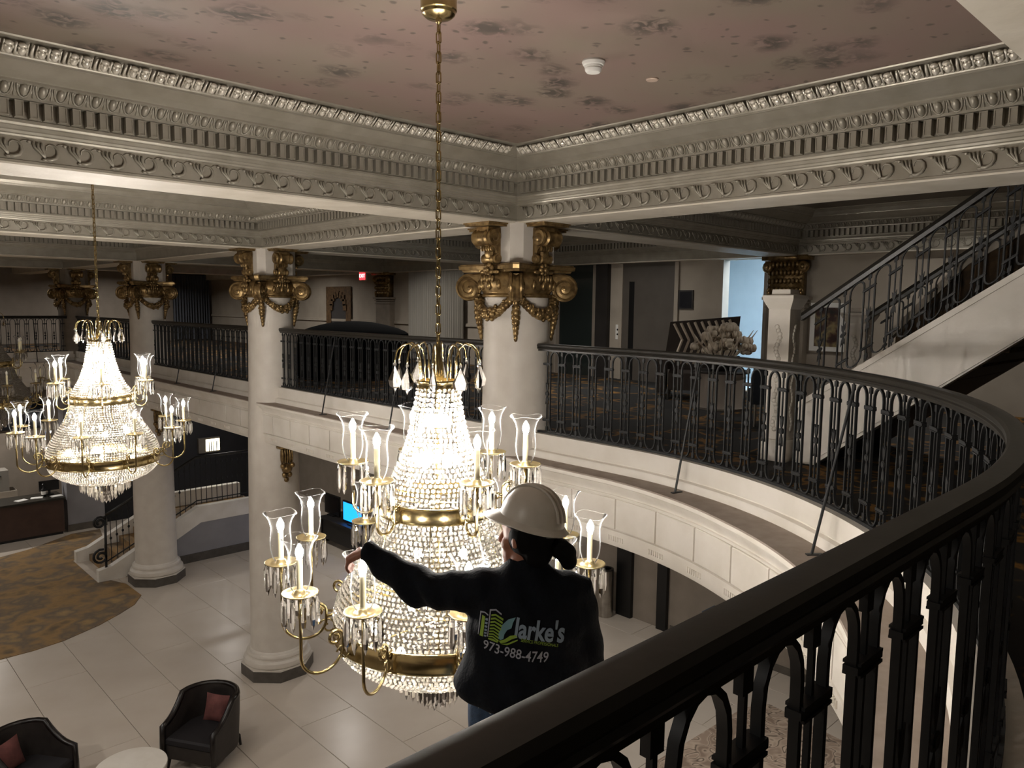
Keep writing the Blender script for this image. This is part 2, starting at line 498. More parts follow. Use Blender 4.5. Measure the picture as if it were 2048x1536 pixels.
def bays(path, root, pitch=0.62, s0=0.0, s1=None):
    """raised fascia panels, each its own piece, with flute groups under the joints"""
    s1 = path.len if s1 is None else s1
    n = max(1, round((s1 - s0) / pitch)); w = (s1 - s0) / n
    for i in range(n):
        a, b = s0 + i * w + 0.012, s0 + (i + 1) * w - 0.012
        k = 4
        rings = []
        for j in range(k + 1):
            s = a + (b - a) * j / k
            x, y, nx, ny, o = path.at(s)
            rings.append([(x + nx * (o + d), y + ny * (o + d), z) for d, z in ((-0.095, 4.54), (-0.095, 4.855), (-0.068, 4.855), (-0.062, 4.847), (-0.062, 4.548), (-0.068, 4.54))])
        MB().loft(rings).build('fascia_panel', M_WHITE, root)
        m = MB()
        for q in range(-3, 4):
            x, y, nx, ny, o = path.at(s0 + i * w + q * 0.034)
            ang = math.atan2(ny, nx)
            m.box((x + nx * (o - 0.07), y + ny * (o - 0.07), 4.44), (0.016, 0.016, 0.05), ang)
        m.build('fluted_block', M_WHITE, root)

def balcony(path, label, panels=True, s0=0.0, s1=None):
    r = empty('wall_balcony', (0, 0, 0)); structure(r, label, 'balcony front')
    sweep(path, fascia_prof, 'fascia', M_WHITE, r, s0, s1)
    sweep(path, plinth_prof, 'kerb', M_WHITE, r, s0, s1)
    sweep(path, ledge_prof, 'ledge', M_LEDGE, r, s0, s1)
    if panels: bays(path, r, s0=s0, s1=s1)
    return r
balcony(P_MAIN, 'cream panelled balcony front sweeping round the curved end', s0=1.5)
for p_, lb in zip(P_B, ('cream panelled balcony front between the nearest and second columns', 'cream panelled balcony front between the second and third columns', 'cream panelled balcony front beyond the third column')):
    balcony(p_, lb)
balcony(P_END, 'cream balcony front across the far end of the hall', panels=False)

# ------------------------------------------------------------------ iron railings
PITCH_R = 0.2255
def loop_mesh():
    m = MB()
    w, zt, zb = 0.064, 6.285 - Z_IRON, 5.36 - Z_IRON
    pts = []
    for i in range(9):
        a = math.pi * i / 8; pts.append((w * math.cos(a), 0, zt - 0.085 + 0.085 * math.sin(a)))
    for i in range(9):
        a = math.pi + math.pi * i / 8; pts.append((w * math.cos(a), 0, zb + 0.085 + 0.085 * math.sin(a)))
    # flat bar: 16 mm across the face, 12 mm deep
    n = len(pts); P, F = [], []
    for i in range(n):
        p = Vector(pts[i]); t = (Vector(pts[(i + 1) % n]) - Vector(pts[i - 1])).normalized()
        nn = Vector((t.z, 0, -t.x))
        for du, dy in ((0.0065, 0.009), (-0.0065, 0.009), (-0.0065, -0.009), (0.0065, -0.009)):
            P.append(p + nn * du + Vector((0, dy, 0)))
    for i in range(n):
        j = (i + 1) % n
        for k in range(4):
            k2 = (k + 1) % 4; F.append((i * 4 + k, i * 4 + k2, j * 4 + k2, j * 4 + k))
    return m.add(P, F).mesh('loop_bar', M_IRON, 'auto')
def spindle_mesh():
    m = MB()
    z0, z1 = 0.0, 6.31 - Z_IRON
    m.box((0, 0, (z0 + z1) / 2), (0.0105, 0.0105, z1 - z0))
    for zc in (6.142 - Z_IRON, 5.492 - Z_IRON):            # collars tying neighbouring loops
        m.box((0, 0, zc), (0.118, 0.028, 0.014)); m.box((0, 0, zc + 0.011), (0.104, 0.034, 0.006)); m.box((0, 0, zc - 0.011), (0.104, 0.034, 0.006))
    zm = 5.80 - Z_IRON
    m.add(*disc_y(0, zm, 0.026, 0.009)); m.add(*disc_y(0, zm, 0.017, 0.013))
    for sg in (1, -1):                                      # flame finials
        P = [(-0.006, -0.006, zm + sg * 0.028), (0.006, -0.006, zm + sg * 0.028), (0.016, -0.006, zm + sg * 0.06), (0.02, -0.006, zm + sg * 0.125), (0.008, -0.006, zm + sg * 0.095), (0, -0.006, zm + sg * 0.135), (-0.008, -0.006, zm + sg * 0.095), (-0.02, -0.006, zm + sg * 0.125), (-0.016, -0.006, zm + sg * 0.06)]
        n = len(P); Q = P + [(x, 0.006, z) for x, y, z in P]
        m.add(Q, [tuple(range(n)), tuple(reversed(range(n, 2 * n)))] + [(i, n + i, n + (i + 1) % n, (i + 1) % n) for i in range(n)])
    m.box((0, 0, 0.055), (0.03, 0.016, 0.05)); m.box((0, 0, z1 - 0.05), (0.03, 0.016, 0.04))
    return m.mesh('spindle', M_IRON)
def disc_y(x, z, r, h, n=12):
    P = [(x + r * math.cos(2 * math.pi * k / n), s * h, z + r * math.sin(2 * math.pi * k / n)) for s in (-1, 1) for k in range(n)]
    return P, [tuple(range(n)), tuple(reversed(range(n, 2 * n)))] + [(k, n + k, n + (k + 1) % n, (k + 1) % n) for k in range(n)]
LOOP, SPIN = loop_mesh(), spindle_mesh()
def rail_prof(off):
    z = Z_RAIL
    return [(-0.020, z - 0.085), (-0.020, z - 0.066), (-0.034, z - 0.06), (-0.040, z - 0.05), (-0.033, z - 0.043), (-0.042, z - 0.03), (-0.040, z - 0.014), (-0.030, z - 0.003), (-0.014, z),
            (0.014, z), (0.030, z - 0.003), (0.040, z - 0.014), (0.042, z - 0.03), (0.033, z - 0.043), (0.040, z - 0.05), (0.034, z - 0.06), (0.020, z - 0.066), (0.020, z - 0.085)]
def foot_prof(off): return [(-0.022, Z_IRON), (-0.022, Z_IRON + 0.024), (0.022, Z_IRON + 0.024), (0.022, Z_IRON)]
brace_groups = []
def railing(path, label, s0, s1, braces=()):
    r = empty('balustrade', (0, 0, 0)); tag(r, label, 'railing', 'iron balcony railings')
    sweep(path, rail_prof, 'handrail', M_RAIL, r, s0, s1, step=0.08)
    sweep(path, foot_prof, 'bottom_rail', M_IRON, r, s0, s1, step=0.12)
    n = int((s1 - s0 - 0.1) / PITCH_R); st = s0 + ((s1 - s0) - n * PITCH_R) / 2
    for i in range(n + 1):
        s = st + i * PITCH_R
        x, y, nx, ny, _ = path.at(s); a = math.atan2(nx, -ny)
        a = math.atan2(ny, nx) - math.pi / 2
        inst('spindle', SPIN, r, (x, y, Z_IRON), a)
        if i < n:
            x, y, nx, ny, _ = path.at(s + PITCH_R / 2); a = math.atan2(ny, nx) - math.pi / 2
            inst('loop_bar', LOOP, r, (x, y, Z_IRON), a)
    for sb in braces:
        x, y, nx, ny, o = path.at(sb)
        m = MB().tube([(x + nx * 0.02, y + ny * 0.02, Z_RAIL - 0.09), (x + nx * 0.27, y + ny * 0.27, Z_LEDGE + 0.006)], 0.011, 8)
        m.box((x + nx * 0.25, y + ny * 0.25, Z_LEDGE + 0.005), (0.12, 0.035, 0.009), math.atan2(ny, nx))
        m.build('brace', M_IRON, r, smooth='auto')
    return r
S_ARC0 = 3.45
railing(P_MAIN, 'long curved iron balustrade with dark handrail sweeping round to the nearest column', 0.9, P_MAIN.len - 0.40, (3.45 + ARC_R * 0.892, 3.45 + ARC_R * 1.36))
railing(P_B[0], 'iron balustrade between the nearest column and the second column', 0.39, BAY - 0.39, (2.25, 4.08))
railing(P_B[1], 'iron balustrade between the second column and the third column', 0.39, BAY - 0.39, (1.98, 3.85))
railing(P_B[2], 'iron balustrade beyond the third column towards the far end', 0.39, BAY - 0.39, (2.1,))
railing(P_END, 'iron balustrade across the far end of the hall', 0.15, P_END.len - 0.1, (1.0,))

# ------------------------------------------------------------------ ceiling: beams, cornices, ornament
CORN = [(0, Z_SOF), (0.008, Z_SOF + 0.002), (0.008, 7.768), (0, 7.772), (0, 7.925), (0.014, 7.928), (0.018, 7.94), (0.03, 7.946), (0.034, 7.962), (0.046, 7.968), (0.05, 7.99), (0.062, 7.996), (0.07, 8.01), (0.078, 8.012), (0.078, 8.03),
        (0.07, 8.032), (0.07, 8.148), (0.148, 8.15), (0.15, 8.168), (0.156, 8.17), (0.185, 8.19), (0.215, 8.228), (0.235, 8.236), (0.246, 8.24), (0.246, 8.254), (0.262, 8.258), (0.33, 8.285), (0.415, 8.332),
        (0.428, 8.334), (0.43, 8.344), (0.438, 8.346), (0.442, 8.354), (0.45, 8.362), (0.47, 8.40), (0.51, 8.43), (0.535, 8.436), (0.545, 8.44), (0.55, Z_CEIL), (-0.015, Z_CEIL), (-0.015, Z_SOF)]
def slope_mat(d, z, ang):
    """local frame on a sloping band: x along, s up the slope, n out of it"""
    ca, sa = math.cos(ang), math.sin(ang)
    return Matrix(((1, 0, 0, 0), (0, ca, sa, d), (0, sa, -ca, z), (0, 0, 0, 1)))
def dentil_mesh():
    w, d0, d1, z0, z1 = 0.026, 0.068, 0.138, 8.036, 8.146
    f = 0.008; r = 0.006
    m = MB()
    P = [(-w, d0, z0), (w, d0, z0), (w, d0, z1), (-w, d0, z1), (-w, d1, z0), (w, d1, z0), (w, d1, z1), (-w, d1, z1),
         (-w + f, d1, z0 + f), (w - f, d1, z0 + f), (w - f, d1, z1 - f), (-w + f, d1, z1 - f),
         (-w + f, d1 - r, z0 + f), (w - f, d1 - r, z0 + f), (w - f, d1 - r, z1 - f), (-w + f, d1 - r, z1 - f)]
    F = [(0, 4, 5, 1), (1, 5, 6, 2), (2, 6, 7, 3), (3, 7, 4, 0), (4, 8, 9, 5), (5, 9, 10, 6), (6, 10, 11, 7), (7, 11, 8, 4),
         (8, 12, 13, 9), (9, 13, 14, 10), (10, 14, 15, 11), (11, 15, 12, 8), (12, 15, 14, 13)]
    return m.add(P, F).mesh('dentil', M_SILVER)
def egg_mesh():
    m = MB()
    m.ellip((0, 0.004, 0.006), (0.027, 0.048, 0.026), 8, 6)
    def husk(rx, rs, rad):
        pts = [(rx * math.cos(a), 0.035 - 0.0 + (rs * math.sin(a)), 0.006) for a in [math.pi + math.pi * i / 6 for i in range(7)]]
        m.tube([(pts[0][0], 0.052, 0.004)] + pts + [(pts[-1][0], 0.052, 0.004)], rad, 4)
    husk(0.0415, 0.088, 0.008)
    m.tube([(0.055, 0.05, 0.004), (0.055, -0.05, 0.008)], [0.006, 0.003], 4)
    m.xf(slope_mat(0.192, 8.205, math.radians(46)))
    return m.mesh('egg', M_SILVER, True)
def leaf_mesh():
    m = MB()
    for sx in (-1, 1):
        m.ellip((sx * 0.037, -0.012, 0.012), (0.026, 0.036, 0.024), 8, 5)
        m.ellip((sx * 0.037, 0.030, 0.022), (0.03, 0.018, 0.018), 7, 4)
        for k in range(3):
            m.ellip((sx * (0.016 + 0.021 * k), 0.012 + (0.008 if k == 1 else 0), 0.03), (0.010, 0.012, 0.010), 5, 4)
        pts = [(sx * (0.066 - 0.0 * t), -0.05 + 0.1 * t, 0.008 + 0.02 * t) for t in (0, 0.33, 0.66, 1)]
        m.tube(pts, [0.007, 0.007, 0.006, 0.005], 4)
    m.tube([(0, -0.05, 0.01), (0, 0.0, 0.02), (0, 0.045, 0.026)], [0.008, 0.007, 0.009], 5)
    m.tube([(0.092, -0.05, 0.004), (0.092, 0.0, 0.014), (0.086, 0.045, 0.02)], [0.012, 0.010, 0.006], 5)
    m.xf(slope_mat(0.486, 8.395, math.radians(44)))
    return m.mesh('leaf_ornament', M_LEAF, True)
def scroll_mesh():
    """cornucopia curl: picture-right is local -x"""
    m = MB()
    Q = lambda sx, sz, d=0.006: (-sx, d, 7.846 + sz)
    ring = [Q(0.0, -0.052, 0.010), Q(0.03, -0.055, 0.012), Q(0.062, -0.040, 0.012), Q(0.078, -0.012, 0.010), Q(0.076, 0.022, 0.008), Q(0.056, 0.046, 0.006), Q(0.026, 0.052, 0.005), Q(0.006, 0.036, 0.004), Q(0.004, 0.010, 0.004)]
    m.tube(ring, [0.012, 0.013, 0.013, 0.012, 0.010, 0.007, 0.005, 0.005, 0.004], 6)
    for x0, r in ((-0.078, 0.010), (-0.050, 0.010), (-0.022, 0.009)):
        m.tube([Q(x0, 0.056, 0.006), Q(x0 * 0.8 - 0.004, 0.02, 0.012), Q(x0 * 0.35, -0.02, 0.013), Q(0.0, -0.052, 0.010)], [r, r, r * 0.8, 0.006], 5)
    m.ellip(Q(-0.098, 0.055, 0.008), (0.016, 0.012, 0.012), 6, 4)
    m.tube([Q(-0.10, 0.058), Q(-0.128, 0.062), Q(-0.15, 0.05)], [0.006, 0.005, 0.003], 4)
    m.ellip(Q(-0.006, -0.058, 0.010), (0.020, 0.012, 0.010), 6, 4)
    return m.mesh('frieze_scroll', M_SILVER, True)
DENT, EGG, LEAFM, SCRO = dentil_mesh(), egg_mesh(), leaf_mesh(), scroll_mesh()
SIDES = {'N': ((0, -1), (-1, 0)), 'E': ((-1, 0), (0, 1)), 'S': ((0, 1), (1, 0)), 'W': ((1, 0), (0, -1))}
def cornice(parent, co, side, orn='', lo=None, hi=None):
    x0, x1, y0, y1 = co
    n, t = SIDES[side]
    a, b = {'N': ((x1, y1), (x0, y1)), 'E': ((x1, y0), (x1, y1)), 'S': ((x0, y0), (x1, y0)), 'W': ((x0, y1), (x0, y0))}[side]
    rings = [[(a[0] + n[0] * d + t[0] * d, a[1] + n[1] * d + t[1] * d, z) for d, z in CORN], [(b[0] + n[0] * d - t[0] * d, b[1] + n[1] * d - t[1] * d, z) for d, z in CORN]]
    c = MB().loft(rings).build('cornice', M_SILVER, parent)
    L = math.hypot(b[0] - a[0], b[1] - a[1]); rz = math.atan2(t[1], t[0])
    def row(nm, me, pitch, d):
        k = int((L - 2 * d) / pitch); st = d + ((L - 2 * d) - k * pitch) / 2 + pitch / 2
        for i in range(k):
            s = st + i * pitch
            x, y = a[0] + t[0] * s, a[1] + t[1] * s
            w = x if side in 'NS' else y
            if lo is not None and w < lo: continue
            if hi is not None and w > hi: continue
            inst(nm, me, c, (x, y, 0), rz)
    if 'd' in orn: row('dentil', DENT, 0.087, 0.14)
    if 'e' in orn: row('egg', EGG, 0.110, 0.22)
    if 'l' in orn: row('leaf_ornament', LEAFM, 0.184, 0.5)
    if 's' in orn: row('frieze_scroll', SCRO, 0.222, 0.02)
    return c
def coffer(k, mezz=False):
    xa, xb = (XR + HW, X_WALL - 0.25) if mezz else (XL + HW, XR - HW)
    return (xa, xb, YC[k] + HW, YC[k + 1] - HW)
def beam(a, b, label, m=M_SOFFIT):
    r = empty('beam', (0, 0, 0)); structure(r, label, 'ceiling beam')
    g = 0.02
    MB().span((a[0] + g, a[1] + g, Z_SOF), (b[0] - g, b[1] - g, Z_CEIL)).build('beam_body', m, r)
    MB().span((a[0] - 0.004, a[1] - 0.004, Z_SOF - 0.014), (b[0] + 0.004, b[1] + 0.004, Z_SOF + 0.0005)).build('soffit_board', m, r)
    return r
words = ['nearest', 'second', 'third', 'fourth', 'far']
# beams across the hall (over columns) and their run into the mezzanine
cross = []; crossm = []
for k, y in enumerate(YC):
    nm = ['the camera end', 'the nearest column', 'the second column', 'the third column', 'the far end'][k]
    cross.append(beam((XL + HW, y - HW), (XR - HW, y + HW), 'cream and taupe moulded beam crossing the hall at ' + nm))
    crossm.append(beam((XR + HW, y - HW), (X_WALL - 0.25, y + HW), 'shaded moulded beam over the mezzanine at ' + nm))
longb = []; wallb = []; leftb = []
for k in range(4):
    nm = ['the curved balcony', 'the first straight railing', 'the second straight railing', 'the last straight railing'][k]
    lo = -3.5 if k == 0 else YC[k]; hi = YC[k + 1] if k < 3 else Y_END
    longb.append(beam((XR - HW, lo), (XR + HW, hi), 'long moulded beam along the column row above ' + nm))
    wallb.append(beam((X_WALL - 0.25, lo), (X_WALL, hi), 'dark moulded beam on the mezzanine wall behind ' + nm))
    leftb.append(beam((XL - HW, lo), (XL + HW, hi), 'plain beam on the unseen side opposite ' + nm))
DET = {0: 'dels', 1: 'des', 2: 'd', 3: ''}
for k in range(4):
    co = coffer(k)
    lo = [0.2, 1.6, 2.8, None][k]
    cornice(cross[k + 1], co, 'N', DET[k], lo=lo)
    cornice(longb[k], co, 'E', DET[k])
    cornice(cross[k], co, 'S', '')
    cornice(leftb[k], co, 'W', '')
    co = coffer(k, True)
    cornice(crossm[k + 1], co, 'N', {0: 'des', 1: 'ds', 2: '', 3: ''}[k])
    cornice(wallb[k], co, 'E', {0: 'des', 1: 'd', 2: '', 3: ''}[k])
    cornice(crossm[k], co, 'S', '')
    cornice(longb[k], co, 'W', '')
for k in range(4):
    for mz in (False, True):
        co = coffer(k, mz)
        m = MB().span((co[0] - 0.1, co[2] - 0.1, 0), (co[1] + 0.1, co[3] + 0.1, 0.08))
        o = m.build('ceiling', M_CEIL if not mz else M_CEILP, loc=(0, 0, Z_CEIL))
        structure(o, ('rose and grey painted ceiling panel' if not mz else 'dark plain ceiling panel over the mezzanine') + [' nearest the camera', ' beyond the first cross beam', ' beyond the second cross beam', ' at the far end'][k], 'ceiling')
for (a, b, lb) in (((-8, -4), (XL - HW, Y_END), 'plain ceiling strip on the unseen side of the hall'), ((-8, -4), (X_WALL, YC[0] - HW), 'plain ceiling strip above the photographer'), ((-8, YC[4] + HW), (X_WALL, Y_END), 'plain ceiling strip beyond the far beam')):
    o = MB().span((a[0], a[1], 0.4), (b[0], b[1], 0.48)).build('ceiling', M_CEILP, loc=(0, 0, Z_CEIL - 0.3)); structure(o, lb, 'ceiling')
# ------------------------------------------------------------------ walls
def wall(name, a, b, label, m): return structure(MB().span(a, b).build(name, m), label, 'wall')
wr = empty('wall_right'); structure(wr, 'taupe mezzanine and lobby wall with doors and lift beyond the balcony', 'wall')
W0, W1 = X_WALL, X_WALL + 0.2
DY0, DY1, DZ = 7.0, 7.85, 7.73
m = MB().span((W0, -4, Z_MEZ - 0.6), (W1, DY0, 8.6)).span((W0, DY1, Z_MEZ - 0.6), (W1, Y_END, 8.6)).span((W0, DY0, DZ), (W1, DY1, 8.6)).span((W0, DY0, Z_MEZ - 0.6), (W1, DY1, Z_MEZ))
m.build('wall_upper', M_WALLL, wr)
MB().span((W0, -4, 0), (W1, Y_END, Z_MEZ - 0.6)).build('wall_lower', M_WALL, wr)
structure(MB().span((W0 - 0.02, -4, 0), (W0, 8.8, 0.14)).build('baseboard_right', M_BASE), 'dark base along the lobby wall under the curved balcony', 'baseboard')
for i_, (a_, b_, lb_) in enumerate(((13.35, 18.7, 'pale dado rail on the mezzanine wall under the grey curtain'), (19.5, 25.0, 'pale dado rail on the mezzanine wall under the carved mirror'), (25.8, 31.9, 'pale dado rail at the far corner of the mezzanine'))):
    structure(MB().span((W0 - 0.05, a_, Z_MEZ + 1.0), (W0, b_, Z_MEZ + 1.08)).build('trim_%d' % (5 + i_), M_WALLL), lb_, 'dado rail')
wall('wall_back', (-8, Y_END, 0), (X_WALL + 0.2, Y_END + 0.2, 8.6), 'taupe wall at the far end of the mezzanine', M_WALL)
wall('wall_left', (-8.2, -4, 0), (-8, Y_END, 8.6), 'taupe wall on the unseen side of the hall', M_WALL)
wall('wall_front', (-8, -4.2, 0), (X_WALL + 0.2, -4, 8.6), 'taupe wall behind the photographer', M_WALL)
# lit corridor seen through the doorway
co_ = empty('wall_corridor'); structure(co_, 'bluish lit white corridor seen through the doorway by the gilt pilaster', 'corridor')
M_BLUEW = mat('cool white wall', 'c9d6dc', 0.6, noise='bfcdd4', scale=2)
c = MB(); c.span((W1, 6.0, Z_MEZ - 0.1), (15.8, 9.3, Z_MEZ)); c.span((W1, 6.0, 8.0), (15.8, 9.3, 8.1)); c.span((15.7, 6.0, Z_MEZ), (15.8, 9.3, 8.0)); c.span((W1, 5.9, Z_MEZ), (15.8, 6.0, 8.0)); c.span((W1, 9.3, Z_MEZ), (15.8, 9.4, 8.0))
c.build('corridor_shell', M_BLUEW, co_)
cl = MB().span((13.5, 6.15, 7.96), (14.3, 6.75, 8.0)).build('ceiling_panel_light', emit('cool panel', 'dcebfa', 26.0)); tag(cl, 'cool white ceiling light panel in the corridor', 'light')
tr = MB()
for a, b in (((W0 - 0.03, DY0 - 0.08, Z_MEZ), (W0, DY0, DZ + 0.08)), ((W0 - 0.03, DY1, Z_MEZ), (W0, DY1 + 0.08, DZ + 0.08)), ((W0 - 0.03, DY0, DZ), (W0, DY1, DZ + 0.08))): tr.span(a, b)
structure(tr.build('trim_1', M_WALLL), 'pale casing round the lit corridor doorway', 'door casing')
# lift door
d1 = empty('door_1', (W0, 9.6, Z_MEZ)); structure(d1, 'brown lift doors with a dark gap in a pale surround', 'lift door')
MB().span((-0.05, -0.75, 0), (0, -0.66, 2.72)).span((-0.05, 0.66, 0), (0, 0.75, 2.72)).span((-0.05, -0.75, 2.62), (0, 0.75, 2.72)).build('frame', M_WALLL, d1)
MB().span((-0.02, -0.66, 0), (0, 0.36, 2.62)).build('door_leaf', M_DOOR, d1)
MB().span((-0.015, 0.36, 0), (0, 0.50, 2.1)).build('gap', M_BLACK, d1)
MB().span((-0.02, 0.50, 0), (0, 0.66, 2.62)).span((-0.02, 0.36, 2.1), (0, 0.5, 2.62)).build('door_leaf', M_DOOR, d1)
cp = empty('lift_call_panel', (W0 - 0.008, 10.39, 6.27)); tag(cp, 'small white lift call panel with two dark buttons', 'switch')
MB().span((-0.008, -0.055, -0.16), (0.008, 0.055, 0.16)).build('plate', M_PAPER, cp)
for z in (0.05, -0.05): MB().ellip((-0.012, 0, z), (0.008, 0.022, 0.022), 10, 6).build('button', M_BLACK, cp, smooth=True)
d2 = empty('door_2', (W0, 11.6, Z_MEZ)); structure(d2, 'dark glossy glass door reflecting lights just past the nearest column', 'door')
M_GLASSD = mat('dark reflective glass', '2b312f', 0.06, 0.0, spec=0.8)
MB().span((-0.04, -0.6, 0), (0, -0.5, 2.7)).span((-0.04, 0.5, 0), (0, 0.6, 2.7)).span((-0.04, -0.6, 2.6), (0, 0.6, 2.7)).build('frame', M_WALL, d2)
MB().span((-0.02, -0.5, 0), (0, 0.5, 2.6)).build('pane', M_GLASSD, d2)
structure(MB().span((W0 - 0.12, 10.62, Z_MEZ), (W0, 10.95, 8.0)).build('trim_2', M_DARK), 'dark vertical post between the lift and the glass door', 'trim')
pt = empty('wall_picture', (W0, 8.68, 6.97)); tag(pt, 'small dark square sign on the wall beside the lift', 'sign')
MB().span((-0.03, -0.17, -0.19), (0, 0.17, 0.19)).build('frame', M_DARK, pt)
MB().span((-0.034, -0.14, -0.16), (-0.028, 0.14, 0.16)).build('panel', mat('dark blue panel', '15171f', 0.3), pt)

# ------------------------------------------------------------------ columns
def shaft_mesh(m_):
    m = MB()
    m.lathe([(0.475, 0.5), (0.47, 1.0), (0.462, 2.0), (0.45, 3.2), (0.435, 4.3), (0.415, 5.0), (0.402, 5.6), (0.392, 6.3), (0.385, 6.9), (0.385, 7.06)], 40)
    return m.mesh('shaft', m_, 'auto')
SHAFT, SHAFTP = shaft_mesh(M_COLUMN), shaft_mesh(M_PIER)
def octo(r): return [(r / math.cos(math.pi / 8) * math.cos(math.pi / 8 + k * math.pi / 4), r / math.cos(math.pi / 8) * math.sin(math.pi / 8 + k * math.pi / 4)) for k in range(8)]
PLINTH = MB().prism(octo(0.60), 0, 0.2).mesh('plinth', M_STONE)
BASEM = MB().prism(octo(0.595), 0.2, 0.23).lathe([(0.58, 0.23), (0.6, 0.25), (0.605, 0.29), (0.595, 0.33), (0.555, 0.345), (0.54, 0.36), (0.535, 0.39), (0.545, 0.40), (0.548, 0.43), (0.535, 0.455), (0.50, 0.465), (0.49, 0.49), (0.475, 0.505)], 40).mesh('base', M_COLUMN, 'auto')
def pier_mesh(m_):
    h, cdim = 0.36, 0.11
    P = [(h, -h + cdim), (h, h - cdim), (h - cdim, h), (-h + cdim, h), (-h, h - cdim), (-h, -h + cdim), (-h + cdim, -h), (h - cdim, -h)]
    return MB().prism(P, 7.26, Z_SOF).mesh('pier_block', m_)
PIER, PIERP = pier_mesh(M_COLUMN), pier_mesh(M_PIER)
def abacus_mesh():
    def ring(h, dep, cc):
        out = []
        for k in range(4):
            a = k * math.pi / 2
            ca, sa = math.cos(a), math.sin(a)
            for i in range(9):
                t = -1 + 2 * i / 8
                y = t * (h - cc); x = h - dep * (1 - t * t)
                out.append((x * ca - y * sa, x * sa + y * ca))
        return out
    m = MB()
    rs = [(0.475, 0.10, 0.05, 7.19), (0.485, 0.10, 0.05, 7.215), (0.51, 0.10, 0.05, 7.22), (0.515, 0.10, 0.05, 7.262), (0.50, 0.10, 0.05, 7.268), (0.50, 0.10, 0.05, 7.28)]
    m.loft([[(x, y, z) for x, y in ring(h, d, c_)] for h, d, c_, z in rs])
    return m.mesh('abacus', M_GOLD)
def echinus_mesh():
    m = MB().lathe([(0.40, 6.90), (0.415, 6.905), (0.42, 6.925), (0.41, 6.94), (0.40, 6.945), (0.405, 6.96), (0.43, 7.0), (0.455, 7.08), (0.44, 7.12), (0.42, 7.19)], 32)
    for k in range(20):
        a = 2 * math.pi * k / 20
        m.ellip((0.44 * math.cos(a), 0.44 * math.sin(a), 7.045), (0.034, 0.034, 0.062), 7, 5)
    return m.mesh('echinus', M_GOLD, True)
def volute_mesh():
    """double-faced corner coil standing on the diagonal: +x is outwards"""
    m = MB()
    cx, cz = 0.565, 7.005
    def ringy(r, y, n=22): return [(cx + r * math.cos(2 * math.pi * k / n), y, cz + r * math.sin(2 * math.pi * k / n)) for k in range(n)]
    m.loft([ringy(0.03, -0.085), ringy(0.09, -0.065), ringy(0.142, -0.05), ringy(0.15, -0.03), ringy(0.138, 0.0), ringy(0.15, 0.03), ringy(0.142, 0.05), ringy(0.09, 0.065), ringy(0.03, 0.085)])
    n = 38
    for sy in (-1, 1):
        sp = []
        for i in range(n):
            t = i / (n - 1); a = math.pi / 2 - t * 2 * math.pi * 2.2
            r = 0.145 * (1 - t) ** 0.9 + 0.012
            sp.append((cx + r * math.cos(a), sy * (0.052 + 0.036 * t), cz + r * math.sin(a)))
        m.tube([(0.30, sy * 0.07, 7.165), (0.42, sy * 0.06, 7.17), (0.50, sy * 0.054, 7.162)] + sp, [0.02] * 3 + [0.019 - 0.009 * i / n for i in range(n)], 6)
        m.ellip((cx, sy * 0.09, cz), (0.022, 0.014, 0.022), 8, 5)
    m.loft([[(0.28, y, z) for y, z in ((-0.09, 7.06), (0.09, 7.06), (0.09, 7.18), (-0.09, 7.18))], [(0.56, y, z) for y, z in ((-0.05, 7.08), (0.05, 7.08), (0.05, 7.165), (-0.05, 7.165))]])
    return m.mesh('volute', M_GOLD, 'auto')
def garland_mesh():
    """swag on one face, face centre towards +y"""
    m = MB(); rnd = random.Random(3)
    for i in range(17):
        t = -1 + 2 * i / 16
        a = t * 0.70
        rad = 0.425 + 0.02 * rnd.random()
        z = 6.70 + 0.20 * abs(t) ** 1.8
        s = 0.066 - 0.02 * abs(t) + 0.01 * rnd.random()
        x, y = rad * math.sin(a), rad * math.cos(a)
        m.ellip((x, y, z), (s, s * 0.9, s * 0.95), 7, 5)
        for q in range(3):
            m.ellip((x + rnd.uniform(-1, 1) * s * 0.7, y + s * rnd.uniform(0.35, 0.8), z + rnd.uniform(-1, 1) * s * 0.8), [s * 0.42] * 3, 5, 4)
    return m.mesh('garland', M_GOLD, True)
def drop_mesh():
    m = MB(); rnd = random.Random(5)
    for i in range(8):
        t = i / 7
        z = 6.84 - 0.40 * t; s = 0.05 - 0.028 * abs(t - 0.35) * 1.6
        m.ellip((0.47 - 0.05 * t, 0, z), (s * 1.15, s * 1.25, 0.05), 7, 5)
        for q in range(3):
            m.ellip((0.47 - 0.05 * t + s * 0.7, rnd.uniform(-1, 1) * s * 0.8, z + rnd.uniform(-0.02, 0.02)), [s * 0.4] * 3, 5, 4)
    m.tube([(0.5, 0, 6.98), (0.49, 0, 6.9), (0.47, 0, 6.82)], [0.03, 0.035, 0.03], 6)
    m.ellip((0.42, 0, 6.425), (0.02, 0.02, 0.025), 6, 4)
    return m.mesh('drop_pendant', M_GOLD, True)
